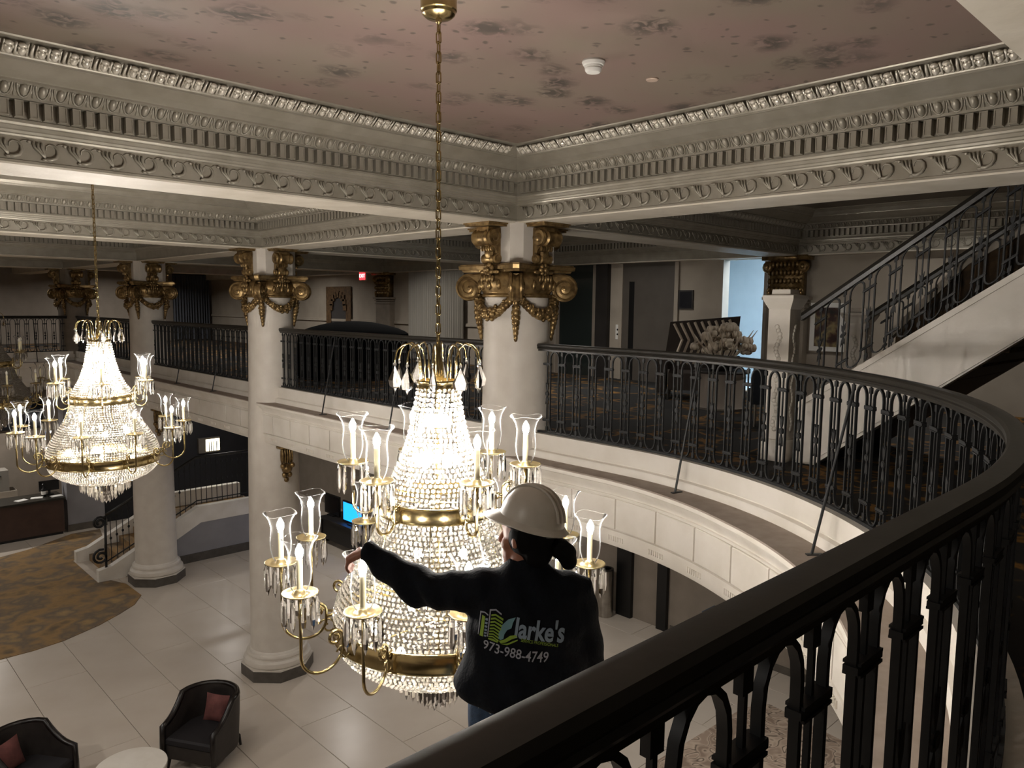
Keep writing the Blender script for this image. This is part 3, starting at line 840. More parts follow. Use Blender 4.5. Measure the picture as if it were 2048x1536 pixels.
def console_mesh():
    """scroll console on a pier face, out along +y"""
    m = MB()
    def rolly(y, z, r, w, bands=True):
        prof = [(-w, r * 0.9), (-w * 0.86, r), (-w * 0.55, r * 0.82), (-w * 0.42, r * 1.02), (-w * 0.2, r * 0.9), (w * 0.2, r * 0.9), (w * 0.42, r * 1.02), (w * 0.55, r * 0.82), (w * 0.86, r), (w, r * 0.9)]
        rings = [[(x, y + rr * math.cos(2 * math.pi * k / 14), z + rr * math.sin(2 * math.pi * k / 14)) for k in range(14)] for x, rr in prof]
        m.loft(rings)
    rolly(0.50, 7.575, 0.098, 0.16)
    rolly(0.415, 7.34, 0.06, 0.12)
    m.box((0, 0.47, 7.712), (0.40, 0.34, 0.03)); m.box((0, 0.46, 7.735), (0.44, 0.38, 0.03))
    pts = [(0.36, 7.69), (0.55, 7.69), (0.56, 7.6), (0.50, 7.5), (0.43, 7.43), (0.42, 7.36), (0.40, 7.29), (0.36, 7.28)]
    n = len(pts)
    P = [(-0.10, y, z) for y, z in pts] + [(0.10, y, z) for y, z in pts]
    m.add(P, [tuple(range(n)), tuple(reversed(range(n, 2 * n)))] + [(i, n + i, n + (i + 1) % n, (i + 1) % n) for i in range(n)])
    for k in range(5):
        m.ellip((-0.08 + 0.04 * k, 0.475, 7.455), (0.02, 0.03, 0.035), 6, 4)
    m.ellip((0, 0.45, 7.40), (0.07, 0.04, 0.06), 8, 5)
    for sx in (-1, 1):
        m.ellip((sx * 0.165, 0.50, 7.575), (0.012, 0.05, 0.05), 8, 5)
        m.ellip((sx * 0.13, 0.42, 7.34), (0.012, 0.035, 0.035), 7, 4)
    return m.mesh('console', M_GOLD, 'auto')
def rosette_mesh():
    m = MB(); rnd = random.Random(9)
    for k in range(7):
        a = 2 * math.pi * k / 7
        m.ellip((0.055 * math.cos(a), 0.45, 7.215 + 0.05 * math.sin(a)), (0.034, 0.03, 0.034), 6, 4)
    m.ellip((0, 0.475, 7.215), (0.035, 0.03, 0.035), 7, 5)
    for sx in (-1, 1):
        m.ellip((sx * 0.11, 0.44, 7.19), (0.06, 0.025, 0.025), 7, 4)
    for k in range(5): m.ellip((-0.09 + 0.045 * k, 0.47, 7.11 + 0.01 * (k % 2)), (0.024, 0.025, 0.045), 6, 4)
    return m.mesh('rosette', M_GOLD, True)
def underbracket_mesh():
    m = MB()
    for x in (-0.09, -0.045, 0, 0.045, 0.09): m.ellip((x, 0.50, 4.12), (0.026, 0.06, 0.16), 7, 6)
    m.ellip((0, 0.50, 3.88), (0.10, 0.075, 0.09), 9, 6)
    for sx in (-1, 1):
        m.ellip((sx * 0.09, 0.53, 3.94), (0.05, 0.05, 0.05), 8, 5); m.ellip((sx * 0.05, 0.50, 3.77), (0.045, 0.05, 0.055), 7, 5)
    m.ellip((0, 0.48, 3.68), (0.05, 0.04, 0.05), 8, 5)
    m.box((0, 0.48, 4.27), (0.30, 0.2, 0.04))
    return m.mesh('underside_bracket', M_GOLD, True)
ABAC, ECHI, VOLU, GARL, DROP, CONS, ROSE, UBR = abacus_mesh(), echinus_mesh(), volute_mesh(), garland_mesh(), drop_mesh(), console_mesh(), rosette_mesh(), underbracket_mesh()
def capital(root):
    inst('abacus', ABAC, root); inst('echinus', ECHI, root)
    for k in range(4):
        a = k * math.pi / 2
        inst('garland', GARL, root, rz=a); inst('console', CONS, root, rz=a); inst('rosette', ROSE, root, rz=a)
        inst('drop_pendant', DROP, root, rz=a + math.pi / 4)
        inst('volute', VOLU, root, rz=a + math.pi / 4)
def column(x, y, label, plaster=True):
    r = empty('column', (x, y, 0)); tag(r, label, 'column', 'gilt-capital columns'); r['kind'] = 'thing'
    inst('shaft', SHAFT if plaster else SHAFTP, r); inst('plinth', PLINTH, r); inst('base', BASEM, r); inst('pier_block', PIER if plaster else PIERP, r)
    capital(r)
    for a in (0, math.pi): inst('underside_bracket', UBR, r, rz=a)
    return r
column(CX, YC[1], 'largest white column with gilt Ionic capital rising behind the lit chandelier')
column(CX, YC[2], 'second white column with gilt capital, standing beside the dark armchair')
column(CX, YC[3], 'third white column with gilt capital, by the lower carpeted steps')
far = empty('column', (CX, YC[4], 0)); tag(far, 'taupe column with gilt capital at the far end railing', 'column', 'gilt-capital columns'); far['kind'] = 'thing'
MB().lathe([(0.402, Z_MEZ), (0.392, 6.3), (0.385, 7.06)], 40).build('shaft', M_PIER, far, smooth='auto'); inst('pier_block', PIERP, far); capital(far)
# pilasters on the mezzanine wall
def pilaster(y, label):
    r = empty('pilaster', (X_WALL, y, Z_MEZ)); tag(r, label, 'pilaster', 'wall pilasters with gilt capitals'); r['kind'] = 'thing'
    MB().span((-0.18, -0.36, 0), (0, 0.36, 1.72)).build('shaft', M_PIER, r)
    m = MB()
    for z, d, h in ((1.72, 0.24, 0.05), (1.66, 0.21, 0.03), (1.58, 0.2, 0.02)): m.span((-d, -0.36 - (d - 0.18), z), (0, 0.36 + (d - 0.18), z + h))
    m.build('necking', M_PIER, r)
    m = MB()
    m.span((-0.2, -0.3, 1.77), (0, 0.3, 2.42)).span((-0.30, -0.42, 2.42), (0, 0.42, 2.5))
    for z in (1.9, 2.05, 2.2, 2.34):
        for k in range(9): m.ellip((-0.22, -0.3 + 0.075 * k, z), (0.05, 0.034, 0.055), 6, 4)
    for s_ in (-1, 1):
        m.ellip((-0.22, s_ * 0.33, 2.3), (0.06, 0.11, 0.11), 10, 6); m.ellip((-0.26, s_ * 0.33, 2.3), (0.05, 0.05, 0.05), 8, 5)
        m.ellip((-0.2, s_ * 0.3, 1.86), (0.05, 0.06, 0.1), 8, 5)
    m.build('gilt_capital', M_GOLD, r, smooth=True)
    return r
pilaster(6.5, 'taupe pilaster with dark gilt capital beside the lit doorway')
pilaster(12.9, 'shaded pilaster with gilt capital hidden largely behind the nearest column')
pilaster(19.1, 'shaded wall pilaster with gilt capital beside the red exit sign')
pilaster(25.4, 'shaded pilaster with gilt capital at the far corner of the mezzanine')

# ------------------------------------------------------------------ unseen fill lamps, shaped as downlights, added to brighten lobby and mezzanine
RING = MB().lathe([(0.10, 0.0), (0.13, -0.004), (0.13, -0.010), (0.10, -0.012)], 24, cap=False).mesh('fill_lamp_trim', M_PAPER)
def fill_lamp(x, y, z, power, label, group, color=(1, 0.95, 0.89)):
    r = empty('fill_lamp', (x, y, z)); tag(r, label, 'fill_lamp', group)
    inst('trim_ring', RING, r)
    MB().lathe([(0.10, -0.002), (0.10, -0.006)], 24).build('lens', emit('downlight lens', 'fff0d8', 4.0), r)
    d = bpy.data.lights.new('fill_lamp_light', 'AREA'); d.shape = 'DISK'; d.size = 0.2; d.energy = power; d.color = color; d.spread = math.radians(150)
    o = bpy.data.objects.new('fill_lamp_light', d); col.objects.link(o); o.parent = r; o.location = (0, 0, -0.02)
for x, y, w in ((9.5, 4.0, 'near the swirl rug'), (9.5, 9.7, 'near the steel bin'), (9.8, 16.0, 'near the blue screen'), (9.8, 23.0, 'over the landing of the lobby steps')):
    fill_lamp(x, y, 4.42, LOBBY_FILL_W, 'unseen fill lamp added under the mezzanine ' + w, 'added fill lamps under the mezzanine')
for x, w in ((0.5, 'at the hidden end of'), (4.0, 'above the papers on')): fill_lamp(x, 27.0, 4.42, LOBBY_FILL_W * 1.6, 'unseen added fill lamp ' + w + ' the reception desk', 'added fill lamps over the reception')
for y, w in ((3.0, 'nearest the camera'), (8.0, 'second from the camera'), (13.0, 'third from the camera'), (18.0, 'fourth from the camera'), (23.0, 'farthest from the camera')):
    fill_lamp(-4.0, y, 8.54, LOBBY_FILL_W * 3.0, 'added ceiling fill lamp on the unseen side of the hall, ' + w, 'added fill lamps on the unseen side of the hall')
for x, y, q, w in ((11.4, 3.6, 1.6, 'over the upper stair'), (10.9, 9.7, 2.2, 'before the lift doors'), (10.6, 16.0, 4.0, 'before the grey curtain'), (10.6, 22.4, 4.0, 'before the carved mirror'), (9.0, 29.0, 5.0, 'before the dim blue-grey curtain'), (3.0, 29.0, 5.0, 'behind the far end railing')):
    fill_lamp(x, y, 8.44 if y < 28 else 8.54, MEZZ_FILL_W * q, 'unseen mezzanine fill lamp added ' + w, 'added fill lamps in the mezzanine ceiling')

# ------------------------------------------------------------------ chandeliers
ZB = 4.44
def spiral(c, r0, r1, a0, a1, n, y=0.0):
    return [(c[0] + (r0 + (r1 - r0) * i / (n - 1)) * math.cos(a0 + (a1 - a0) * i / (n - 1)), y, c[1] + (r0 + (r1 - r0) * i / (n - 1)) * math.sin(a0 + (a1 - a0) * i / (n - 1))) for i in range(n)]
def arm_mesh(rin, rout, zin, zpan, zlow, name):
    """arm in the x-z plane: hook from the band, down in a U and up under the drip pan"""
    m = MB()
    w = (rout - rin) * 0.5
    cx = rout - w
    pts = []
    for i in range(15):
        a = math.pi + math.pi * i / 14
        pts.append((cx + w * math.cos(a), 0, zlow + w * 0.9 + w * 0.9 * math.sin(a)))
    zz = zlow + w * 0.9
    left = [(rin, 0, zz + (zin - zz) * t) for t in (0.8, 0.4)]
    sp = spiral((rin + 0.045, zin + 0.02), 0.045, 0.014, math.pi, math.pi - 2.6 * math.pi, 20)
    right = [(rout, 0, zz + (zpan - zz) * t) for t in (0.4, 1.0)]
    path = list(reversed(sp)) + left + pts + right
    m.tube(path, 0.0085, 7)
    # leafy side scroll towards the body
    sp2 = spiral((rin - 0.01, zin - 0.075), 0.05, 0.012, 0.3, 0.3 + 2.4 * math.pi, 16)
    m.tube(sp2, 0.006, 5)
    m.tube([(rin - 0.06, 0, zin), (rin, 0, zin - 0.02)], 0.008, 6)
    return m.mesh(name, M_BRASS, True)
PAN = MB().lathe([(0.012, -0.02), (0.02, -0.004), (0.072, -0.004), (0.089, 0.006), (0.091, 0.009), (0.085, 0.010), (0.070, 0.002), (0.03, 0.002), (0.024, 0.02), (0.016, 0.024)], 24).mesh('drip_pan', M_BRASSD, True)
CANDLE = MB().lathe([(0.015, 0.01), (0.015, 0.178), (0.013, 0.18)], 12).lathe([(0.02, 0.008), (0.02, 0.018), (0.015, 0.03)], 12).mesh('candle_tube', M_CANDLE, 'auto')
bprof = [(0.007, 0.180), (0.014, 0.189), (0.0195, 0.208), (0.0185, 0.226), (0.010, 0.244), (0.003, 0.256)]
BULB_ON = MB().lathe(bprof, 12).mesh('bulb', M_BULB, True)
BULB_OFF = MB().lathe(bprof, 12).mesh('bulb_unlit', M_FROST, True)
def shade_mesh():
    prof = [(0.030, 0.012), (0.043, 0.03), (0.056, 0.07), (0.060, 0.115), (0.055, 0.17), (0.053, 0.205), (0.063, 0.245), (0.083, 0.278), (0.089, 0.284)]
    m = MB(); n = 24
    rings = []
    for i, (r, z) in enumerate(prof):
        wv = max(0, i - 5) * 0.002
        rings.append([(r * (1 + wv * 2 * math.cos(3 * 2 * math.pi * k / n)) * math.cos(2 * math.pi * k / n), r * (1 + wv * 2 * math.cos(3 * 2 * math.pi * k / n)) * math.sin(2 * math.pi * k / n), z + wv * math.cos(3 * 2 * math.pi * k / n)) for k in range(n)])
    m.loft(rings, cap=False)
    # thickened lip so the rim reads
    m.tube([(x * 1.0, y * 1.0, z) for x, y, z in rings[-1]], 0.0024, 5, closed=True)
    return m.mesh('glass_shade', M_GLASS, True)
SHADE = shade_mesh()
def gem(m, c, s):
    m.ellip(c, s, 6, 3)
def prism_mesh():
    m = MB()
    m.ellip((0, 0, -0.008), (0.007, 0.007, 0.008), 6, 4)
    rings = []
    for r, z in ((0.003, -0.016), (0.012, -0.04), (0.014, -0.115), (0.010, -0.145), (0.001, -0.172)):
        rings.append([(r * math.cos(math.pi / 3 * k), r * math.sin(math.pi / 3 * k), z) for k in range(6)])
    m.loft(rings)
    return m.mesh('prism_drop', M_PRISM)
PRISM = prism_mesh()
def icicle_mesh():
    rings = [[(r * math.cos(math.pi / 2 * k), r * math.sin(math.pi / 2 * k), z) for k in range(4)] for r, z in ((0.002, 0), (0.012, -0.012), (0.012, -0.10), (0.001, -0.13))]
    return MB().loft(rings).mesh('icicle_drop', M_CRYST)
ICI = icicle_mesh()
def pendant_mesh():
    m = MB().ellip((0, 0, -0.010), (0.010, 0.010, 0.010), 8, 5)
    rings = [[(r * math.cos(math.pi / 4 * k), 0.42 * r * math.sin(math.pi / 4 * k), z) for k in range(8)] for r, z in ((0.003, -0.022), (0.018, -0.05), (0.044, -0.10), (0.034, -0.135), (0.013, -0.142), (0.001, -0.165))]
    m.loft(rings)
    return m.mesh('crystal_pendant', M_PRISM)
PEND = pendant_mesh()
LINK = MB().tube([(0.014 * math.cos(a) , 0, (0.018 if math.sin(a) > 0 else -0.018) + 0.014 * math.sin(a)) for a in [2 * math.pi * k / 14 + 0.01 for k in range(14)]], 0.0042, 5, closed=True).mesh('chain_link', M_BRASS, True)
def strands(profile, step, size, name, jitter=0.12):
    """rows of cut beads round a profile of (r, z)"""
    m = MB(); rnd = random.Random(11)
    # resample by arc length
    pts = [Vector((r, z)) for r, z in profile]
    L = [0]
    for a, b in zip(pts, pts[1:]): L.append(L[-1] + (b - a).length)
    n = int(L[-1] / step)
    for i in range(n + 1):
        s = L[-1] * i / n
        for j in range(len(L) - 1):
            if s <= L[j + 1] + 1e-9: break
        t = (s - L[j]) / max(1e-9, L[j + 1] - L[j]); q = pts[j].lerp(pts[j + 1], t)
        cnt = max(6, int(2 * math.pi * q.x / (step * 1.02)))
        for k in range(cnt):
            a = 2 * math.pi * (k + 0.5 * (i % 2)) / cnt
            sc = size * (1 + rnd.uniform(-jitter, jitter))
            R_ = Matrix.Rotation(a, 3, 'Z') @ Matrix.Rotation(rnd.uniform(-0.4, 0.4), 3, 'Y')
            m.ellip((q.x * math.cos(a), q.x * math.sin(a), q.y), (sc * 0.75, sc, sc * 0.9), 6, 3, R_)
    return m.mesh(name, M_CRYST)
CONE_P = [(0.115, 6.335), (0.13, 6.24), (0.15, 6.13), (0.175, 6.03), (0.21, 5.93), (0.255, 5.84), (0.325, 5.745)]
BODY_P = [(0.325, 5.62), (0.35, 5.53), (0.395, 5.43), (0.45, 5.34), (0.51, 5.25), (0.56, 5.16), (0.585, 5.06)]
BASK_P = [(0.575, 4.93), (0.56, 4.885), (0.52, 4.835), (0.46, 4.79), (0.38, 4.75), (0.31, 4.725), (0.24, 4.71)]
def off(p): return [(r, z - ZB) for r, z in p]
ST_CONE = strands(off(CONE_P), 0.027, 0.0150, 'crystal_cone')
ST_BODY = strands(off(BODY_P), 0.027, 0.0148, 'crystal_body')
ST_BASK = strands(off(BASK_P), 0.026, 0.0142, 'crystal_basket')
ARM_LO = arm_mesh(0.63, 0.87, 5.06 - ZB, 5.365 - ZB, 4.92 - ZB, 'candle_arm_lower')
ARM_UP = arm_mesh(0.37, 0.50, 5.74 - ZB, 5.893 - ZB, 5.60 - ZB, 'candle_arm_upper')
def band_mesh(r, z0, z1, name):
    return MB().lathe([(r - 0.012, z0), (r, z0), (r + 0.004, z0 + 0.006), (r, z0 + 0.012), (r, z1 - 0.012), (r + 0.004, z1 - 0.006), (r, z1), (r - 0.012, z1), (r - 0.012, z0)], 64, cap=False).mesh(name, M_BRASS, 'auto')
def chandelier(x, y, label):
    r = empty('chandelier', (x, y, ZB)); tag(r, label, 'chandelier', 'crystal chandeliers')
    z = lambda v: v - ZB
    inst('brass_band', band_mesh(0.335, z(5.635), z(5.725), 'brass_band'), r); inst('brass_band', band_mesh(0.592, z(4.935), z(5.045), 'brass_band_low'), r)
    inst('crown_ring', band_mesh(0.118, z(6.335), z(6.385), 'crown_ring'), r)
    for nm, me_ in (('crystal_cone', ST_CONE), ('crystal_body', ST_BODY), ('crystal_basket', ST_BASK)):
        o = inst(nm, me_, r); o['kind'] = 'stuff'
    fr = MB()
    fr.lathe([(0.012, z(4.7)), (0.012, z(6.45))], 10).lathe([(0.02, z(6.36)), (0.035, z(6.40)), (0.03, z(6.47)), (0.014, z(6.53)), (0.02, z(6.56)), (0.008, z(6.6))], 12)
    for k in range(8):
        a = 2 * math.pi * k / 8
        P = lambda q, zz: (q * math.cos(a), q * math.sin(a), z(zz))
        fr.tube([P(0.1, 6.34), P(0.19, 5.93), P(0.315, 5.7), P(0.42, 5.36), P(0.57, 5.0), P(0.53, 4.86), P(0.3, 4.7), P(0.02, 4.68)], 0.004, 4)
        fr.tube([P(0.012, 6.36), P(0.11, 6.36)], 0.004, 4); fr.tube([P(0.012, 5.68), P(0.32, 5.68)], 0.004, 4); fr.tube([P(0.012, 4.98), P(0.58, 4.98)], 0.004, 4)
    fr.build('inner_frame', M_BRASS, r, smooth='auto')
    core = MB().ellip((0, 0, 0), (0.024, 0.024, 0.032), 10, 7).mesh('inner_bulb', M_CORE, True)
    core2 = MB().ellip((0, 0, 0), (0.024, 0.024, 0.032), 10, 7).mesh('inner_bulb_low', M_CORE2, True)
    for rad, zz, n in ((0.06, 6.15, 4), (0.11, 5.93, 6), (0.28, 5.30, 6), (0.36, 4.93, 6)):
        for k in range(n):
            a = 2 * math.pi * (k + 0.3) / n
            inst('inner_bulb', core if zz > 5.5 else core2, r, (rad * math.cos(a), rad * math.sin(a), z(zz)))
    # crown of bent wires with pendants
    wire = MB().tube([(0.105, 0, 0), (0.108, 0, 0.12), (0.125, 0, 0.175), (0.16, 0, 0.205), (0.20, 0, 0.195), (0.23, 0, 0.165), (0.242, 0, 0.12), (0.243, 0, 0.10)], 0.0045, 6).mesh('crown_wire', M_BRASS, True)
    for k in range(10):
        a = 2 * math.pi * (k + 0.25) / 10
        w = inst('crown_wire', wire, r, (0, 0, z(6.385)), a)
        inst('crystal_pendant', PEND, w, (0.243, 0, 0.10), 0.6 * k)
    # icicle tiers
    for rad, zz, n in ((0.26, 4.735, 36), (0.18, 4.675, 26), (0.11, 4.62, 16), (0.045, 4.58, 7)):
        for k in range(n):
            a = 2 * math.pi * k / n
            inst('icicle_drop', ICI, r, (rad * math.cos(a), rad * math.sin(a), z(zz)), a)
    # arms; angles measured from the direction facing the photographer
    base_a = math.atan2(-0.72, -0.694)
    lower = [18, 46, 80, 111, 141, 172, 206, 241, 278, 311, 345]
    upper = [33, 97, 156, 216, 265, 331]
    for lst, me_, rr, zp in ((lower, ARM_LO, 0.87, 5.365), (upper, ARM_UP, 0.50, 5.893)):
        for dg in lst:
            a = base_a - math.radians(dg)
            arm = inst('candle_arm', me_, r, (0, 0, 0), a)
            at = (rr, 0, z(zp))
            inst('drip_pan', PAN, arm, at); inst('candle_tube', CANDLE, arm, at); inst('bulb', BULB_ON, arm, at); inst('glass_shade', SHADE, arm, at, 1.1 * dg)
            for k in range(10):
                b = 2 * math.pi * k / 10
                inst('prism_drop', PRISM, arm, (rr + 0.083 * math.cos(b), 0.083 * math.sin(b), z(zp) + 0.002), b)
    # chain and canopy
    zc = 6.62; i = 0
    while zc < 8.31:
        inst('chain_link', LINK, r, (0, 0, z(zc)), rot=(0, 0, (math.pi / 2) * (i % 2) + 0.4)); zc += 0.052; i += 1
    MB().tube([(0.004 * math.sin(q), 0.004 * math.cos(q), z(6.58) + (8.33 - 6.58) * q / 30) for q in range(31)], 0.0035, 5).build('cable', M_BRASS, r, smooth=True)
    MB().lathe([(0.006, z(8.30)), (0.016, z(8.31)), (0.018, z(8.325)), (0.07, z(8.335)), (0.088, z(8.35)), (0.092, z(8.365)), (0.098, z(8.37)), (0.098, z(8.445)), (0.106, z(Z_CEIL))], 32).build('canopy', M_BRASS, r, smooth='auto')
    return r
ch1 = chandelier(CH_X, 3.36, 'large lit crystal chandelier on a brass chain in front of the worker')
ch2 = copy_tree(ch1); ch2.location = (CH_X, 9.62, ZB); ch2['label'] = 'lit crystal chandelier hanging farther down the hall before the third column'
ch3 = copy_tree(ch1); ch3.location = (CH_X, 16.0, ZB); ch3['label'] = 'unlit crystal chandelier cut off by the edge of the picture'
CORE_OFF = MB().ellip((0, 0, 0), (0.024, 0.024, 0.032), 10, 7).mesh('inner_bulb_unlit', M_FROST, True)
for c_ in ch3.children:
    if c_.name.startswith('inner_bulb'): c_.data = CORE_OFF
    if c_.name.startswith('candle_arm'):
        for g_ in c_.children:
            if g_.name.startswith('bulb'): g_.data = BULB_OFF
# ------------------------------------------------------------------ ceiling fittings
sd = empty('smoke_detector', (4.07, 3.47, Z_CEIL)); tag(sd, 'round white smoke detector with ridged base on the painted ceiling', 'smoke detector')
MB().lathe([(0.075, 0.0), (0.078, -0.012), (0.07, -0.03), (0.062, -0.034)], 28).build('base', M_PAPER, sd, smooth='auto')
MB().lathe([(0.062, -0.034), (0.06, -0.045), (0.056, -0.047), (0.056, -0.052), (0.058, -0.054), (0.055, -0.066), (0.045, -0.078), (0.01, -0.08)], 28).build('cap', M_PAPER, sd, smooth='auto')
sp_ = MB().lathe([(0.045, 0), (0.046, -0.006), (0.04, -0.012), (0.01, -0.013)], 24).build('sprinkler_cover', mat('beige cover', 'c9b3a2', 0.5), loc=(4.68, 3.43, Z_CEIL), smooth='auto'); tag(sp_, 'small flat beige disc on the ceiling beyond the smoke detector', 'sprinkler cover')

# ------------------------------------------------------------------ mezzanine furnishings
def text_mesh(body, size, m, extrude=0.002, name='lettering', bold=0.0):
    cu = bpy.data.curves.new('t', 'FONT'); cu.body = body; cu.size = size; cu.extrude = extrude; cu.align_x = 'CENTER'; cu.align_y = 'CENTER'; cu.resolution_u = 3; cu.offset = bold
    o = bpy.data.objects.new('t', cu); col.objects.link(o)
    dg = bpy.context.evaluated_depsgraph_get(); dg.update()
    me = bpy.data.meshes.new_from_object(o.evaluated_get(dg)); me.name = name
    bpy.data.objects.remove(o); me.materials.clear(); me.materials.append(m)
    return me
ex = empty('exit_sign', (12.9, 19.95, 7.66)); tag(ex, 'glowing red EXIT sign hanging by the shaded pilaster', 'exit sign')
MB().span((-0.03, -0.17, -0.13), (0.03, 0.17, 0.13)).build('housing', M_PAPER, ex)
MB().span((-0.036, -0.155, -0.115), (-0.03, 0.155, 0.115)).build('face', emit('red sign', 'ff2a30', 1.6), ex)
t = text_mesh('EXIT', 0.15, emit('pale sign letters', 'ffc4c4', 1.5)); o = inst('lettering', t, ex, (-0.04, 0, 0), rot=(math.pi / 2, 0, -math.pi / 2))
MB().span((-0.01, -0.01, 0.13), (0.01, 0.01, 0.5)).build('stem', M_DARK, ex)

def curtain(name, a, b, z0, z1, label, n=26, m=None):
    """pleated drape between two plan points"""
    a = Vector(a); b = Vector(b); d = b - a; L = d.length; d.normalize(); nn = Vector((-d.y, d.x))
    k = n * 8; rows = []
    for z, amp in ((z0, 1.0), ((z0 + z1) / 2, 0.85), (z1, 0.6)):
        ring = []
        for s_, sg in ((range(k + 1), 1), (range(k, -1, -1), -1)):
            for i in s_:
                w = math.sin(2 * math.pi * i / 8 + 0.6 * math.sin(i * 0.13)) * 0.055 * amp
                p = a + d * (L * i / k) + nn * (w + 0.004 * sg)
                ring.append((p.x, p.y, z))
        rows.append(ring)
    r = empty(name, (0, 0, 0)); tag(r, label, 'curtain')
    MB().loft(rows).build('drape', m or mat('grey drape', 'aaa59b', 0.85), r, smooth='auto')
    MB().tube([(a.x, a.y, z1 + 0.03), (b.x, b.y, z1 + 0.03)], 0.02, 8).build('curtain_rod', M_DARK, r)
    return r
curtain('curtain', (13.08, 15.45), (13.08, 17.85), 5.3, 8.0, 'pale grey pleated curtain on the mezzanine wall beyond the chandelier chain')
curtain('curtain', (11.6, 31.88), (13.1, 31.88), 5.3, 7.9, 'dim blue-grey curtain above the railing between second and third columns', 14, mat('blue grey drape', '5d6068', 0.85))
mr = empty('ornate_mirror', (X_WALL - 0.03, 21.8, 6.55)); tag(mr, 'arched mirror in a broad brown carved frame near the exit sign', 'mirror')
m = MB(); m.span((-0.03, -0.75, -1.1), (0.0, -0.45, 0.82)).span((-0.03, 0.45, -1.1), (0.0, 0.75, 0.82)).span((-0.03, -0.45, 0.55), (0.0, 0.45, 0.82))
for k in range(9):
    a = math.pi * k / 8; m.box((-0.03, 0.42 * math.cos(a), 0.15 + 0.42 * math.sin(a)), (0.05, 0.2, 0.2))
m.build('frame', mat('carved brown frame', '6b5339', 0.5, noise='4a3826', scale=14), mr)
MB().span((-0.012, -0.45, -1.1), (-0.002, 0.45, 0.55)).build('mirror_glass', mat('dim mirror', '6d6c6e', 0.2, 0.7), mr)
dm = empty('domed_cover', (9.0, 14.3, Z_MEZ)); tag(dm, 'large black domed cover standing behind the railing left of the chandelier', 'covered furniture')
MB().lathe([(1.22, 0.0), (1.20, 0.55), (1.17, 0.93), (1.10, 0.98), (0.95, 1.04), (0.7, 1.11), (0.4, 1.17), (0.1, 1.19)], 40).build('cloth', mat('matt black cloth', '050506', 1.0, spec=0.05), dm, smooth='auto')
MB().lathe([(1.23, 0.0), (1.24, 0.03), (1.20, 0.04)], 40).build('hem', M_BLACK, dm)

# striped chair with bloom arrangement on a low table in front of the lit doorway
M_SLAT = mat('pale slat', 'b9ab98', 0.6); M_BRN = mat('dark brown upholstery', '2b2018', 0.7)
sc = empty('striped_armchair', (11.55, 7.3, Z_MEZ), -1.0); tag(sc, 'angular armchair with dark and pale striped back behind the white flowers', 'chair')
MB().span((-0.5, -0.45, 0.16), (0.5, 0.4, 0.45)).build('seat', M_BRN, sc)
bk = MB(); bk.add([(-0.62, 0.38, 0.45), (0.62, 0.38, 0.45), (0.70, 0.5, 1.42), (-0.52, 0.5, 1.30), (-0.62, 0.48, 0.45), (0.62, 0.48, 0.45), (0.70, 0.58, 1.42), (-0.52, 0.58, 1.30)], [(0, 1, 2, 3), (7, 6, 5, 4), (0, 4, 5, 1), (1, 5, 6, 2), (2, 6, 7, 3), (3, 7, 4, 0)])
bko = bk.build('backrest', M_BRN, sc)
for k in range(9):
    x = -0.45 + 0.12 * k
    MB().tube([(x, 0.385, 0.55), (x + 0.15, 0.44, 0.98), (x + 0.0, 0.48, 1.27 + 0.011 * k)], 0.024, 4).build('stripe', M_SLAT, bko)
for sx in (-1, 1):
    MB().span((sx * 0.62 - 0.08, -0.42, 0.1), (sx * 0.62 + 0.08, 0.45, 0.72)).build('armrest', M_BRN, sc)
    for sy in (-0.38, 0.38): MB().tube([(sx * 0.5, sy, 0), (sx * 0.48, sy, 0.17)], 0.025, 6).build('leg', M_DARK, sc)
pd = empty('pedestal_table', (10.55, 6.25, Z_MEZ)); tag(pd, 'dark drum table holding the white flower arrangement', 'table')
MB().lathe([(0.36, 0), (0.38, 0.03), (0.36, 0.06), (0.34, 0.5), (0.36, 0.56)], 28).build('drum', mat('pale drum', '8a8076', 0.6), pd, smooth='auto')
MB().lathe([(0.42, 0.56), (0.43, 0.58), (0.42, 0.6)], 28).build('table_top', M_DARK, pd)
fl = empty('flower_arrangement', (10.55, 6.25, Z_MEZ + 0.6)); tag(fl, 'wide white flower arrangement in a low dark bowl behind the curved railing', 'flowers')
MB().lathe([(0.12, 0), (0.24, 0.05), (0.34, 0.14), (0.33, 0.15), (0.2, 0.12)], 24).build('bowl', M_DARK, fl, smooth='auto')
M_PETAL = mat('ivory petals', 'd2c5b2', 0.7, noise='b5a693', scale=9)
rnd = random.Random(21)
for k in range(40):
    a = rnd.uniform(0, 2 * math.pi); rr = rnd.uniform(0.02, 0.42); z = 0.18 + 0.50 * (1 - (rr / 0.5) ** 2) * rnd.uniform(0.4, 1)
    m = MB(); s = rnd.uniform(0.065, 0.10)
    for q in range(6):
        b = 2 * math.pi * q / 6 + rnd.random()
        m.ellip((s * 0.6 * math.cos(b), s * 0.6 * math.sin(b), s * 0.25), (s * 0.55, s * 0.55, s * 0.75), 6, 4)
    m.ellip((0, 0, s * 0.3), (s * 0.4, s * 0.4, s * 0.5), 6, 4)
    m.build('bloom', M_PETAL, fl, smooth=True, loc=(rr * math.cos(a) * 1.25, rr * math.sin(a), z))
for k in range(10):
    a = rnd.uniform(0, 2 * math.pi)
    m = MB().tube([(0.1 * math.cos(a), 0.1 * math.sin(a), 0.1), (0.4 * math.cos(a), 0.4 * math.sin(a), 0.42), (0.55 * math.cos(a), 0.55 * math.sin(a), 0.62)], [0.012, 0.02, 0.003], 5)
    m.build('spray', M_PETAL, fl, smooth=True)
ch_ = empty('side_chair', (9.6, 4.9, Z_MEZ), 2.2); tag(ch_, 'dark upholstered chair glimpsed through the curved railing', 'chair')
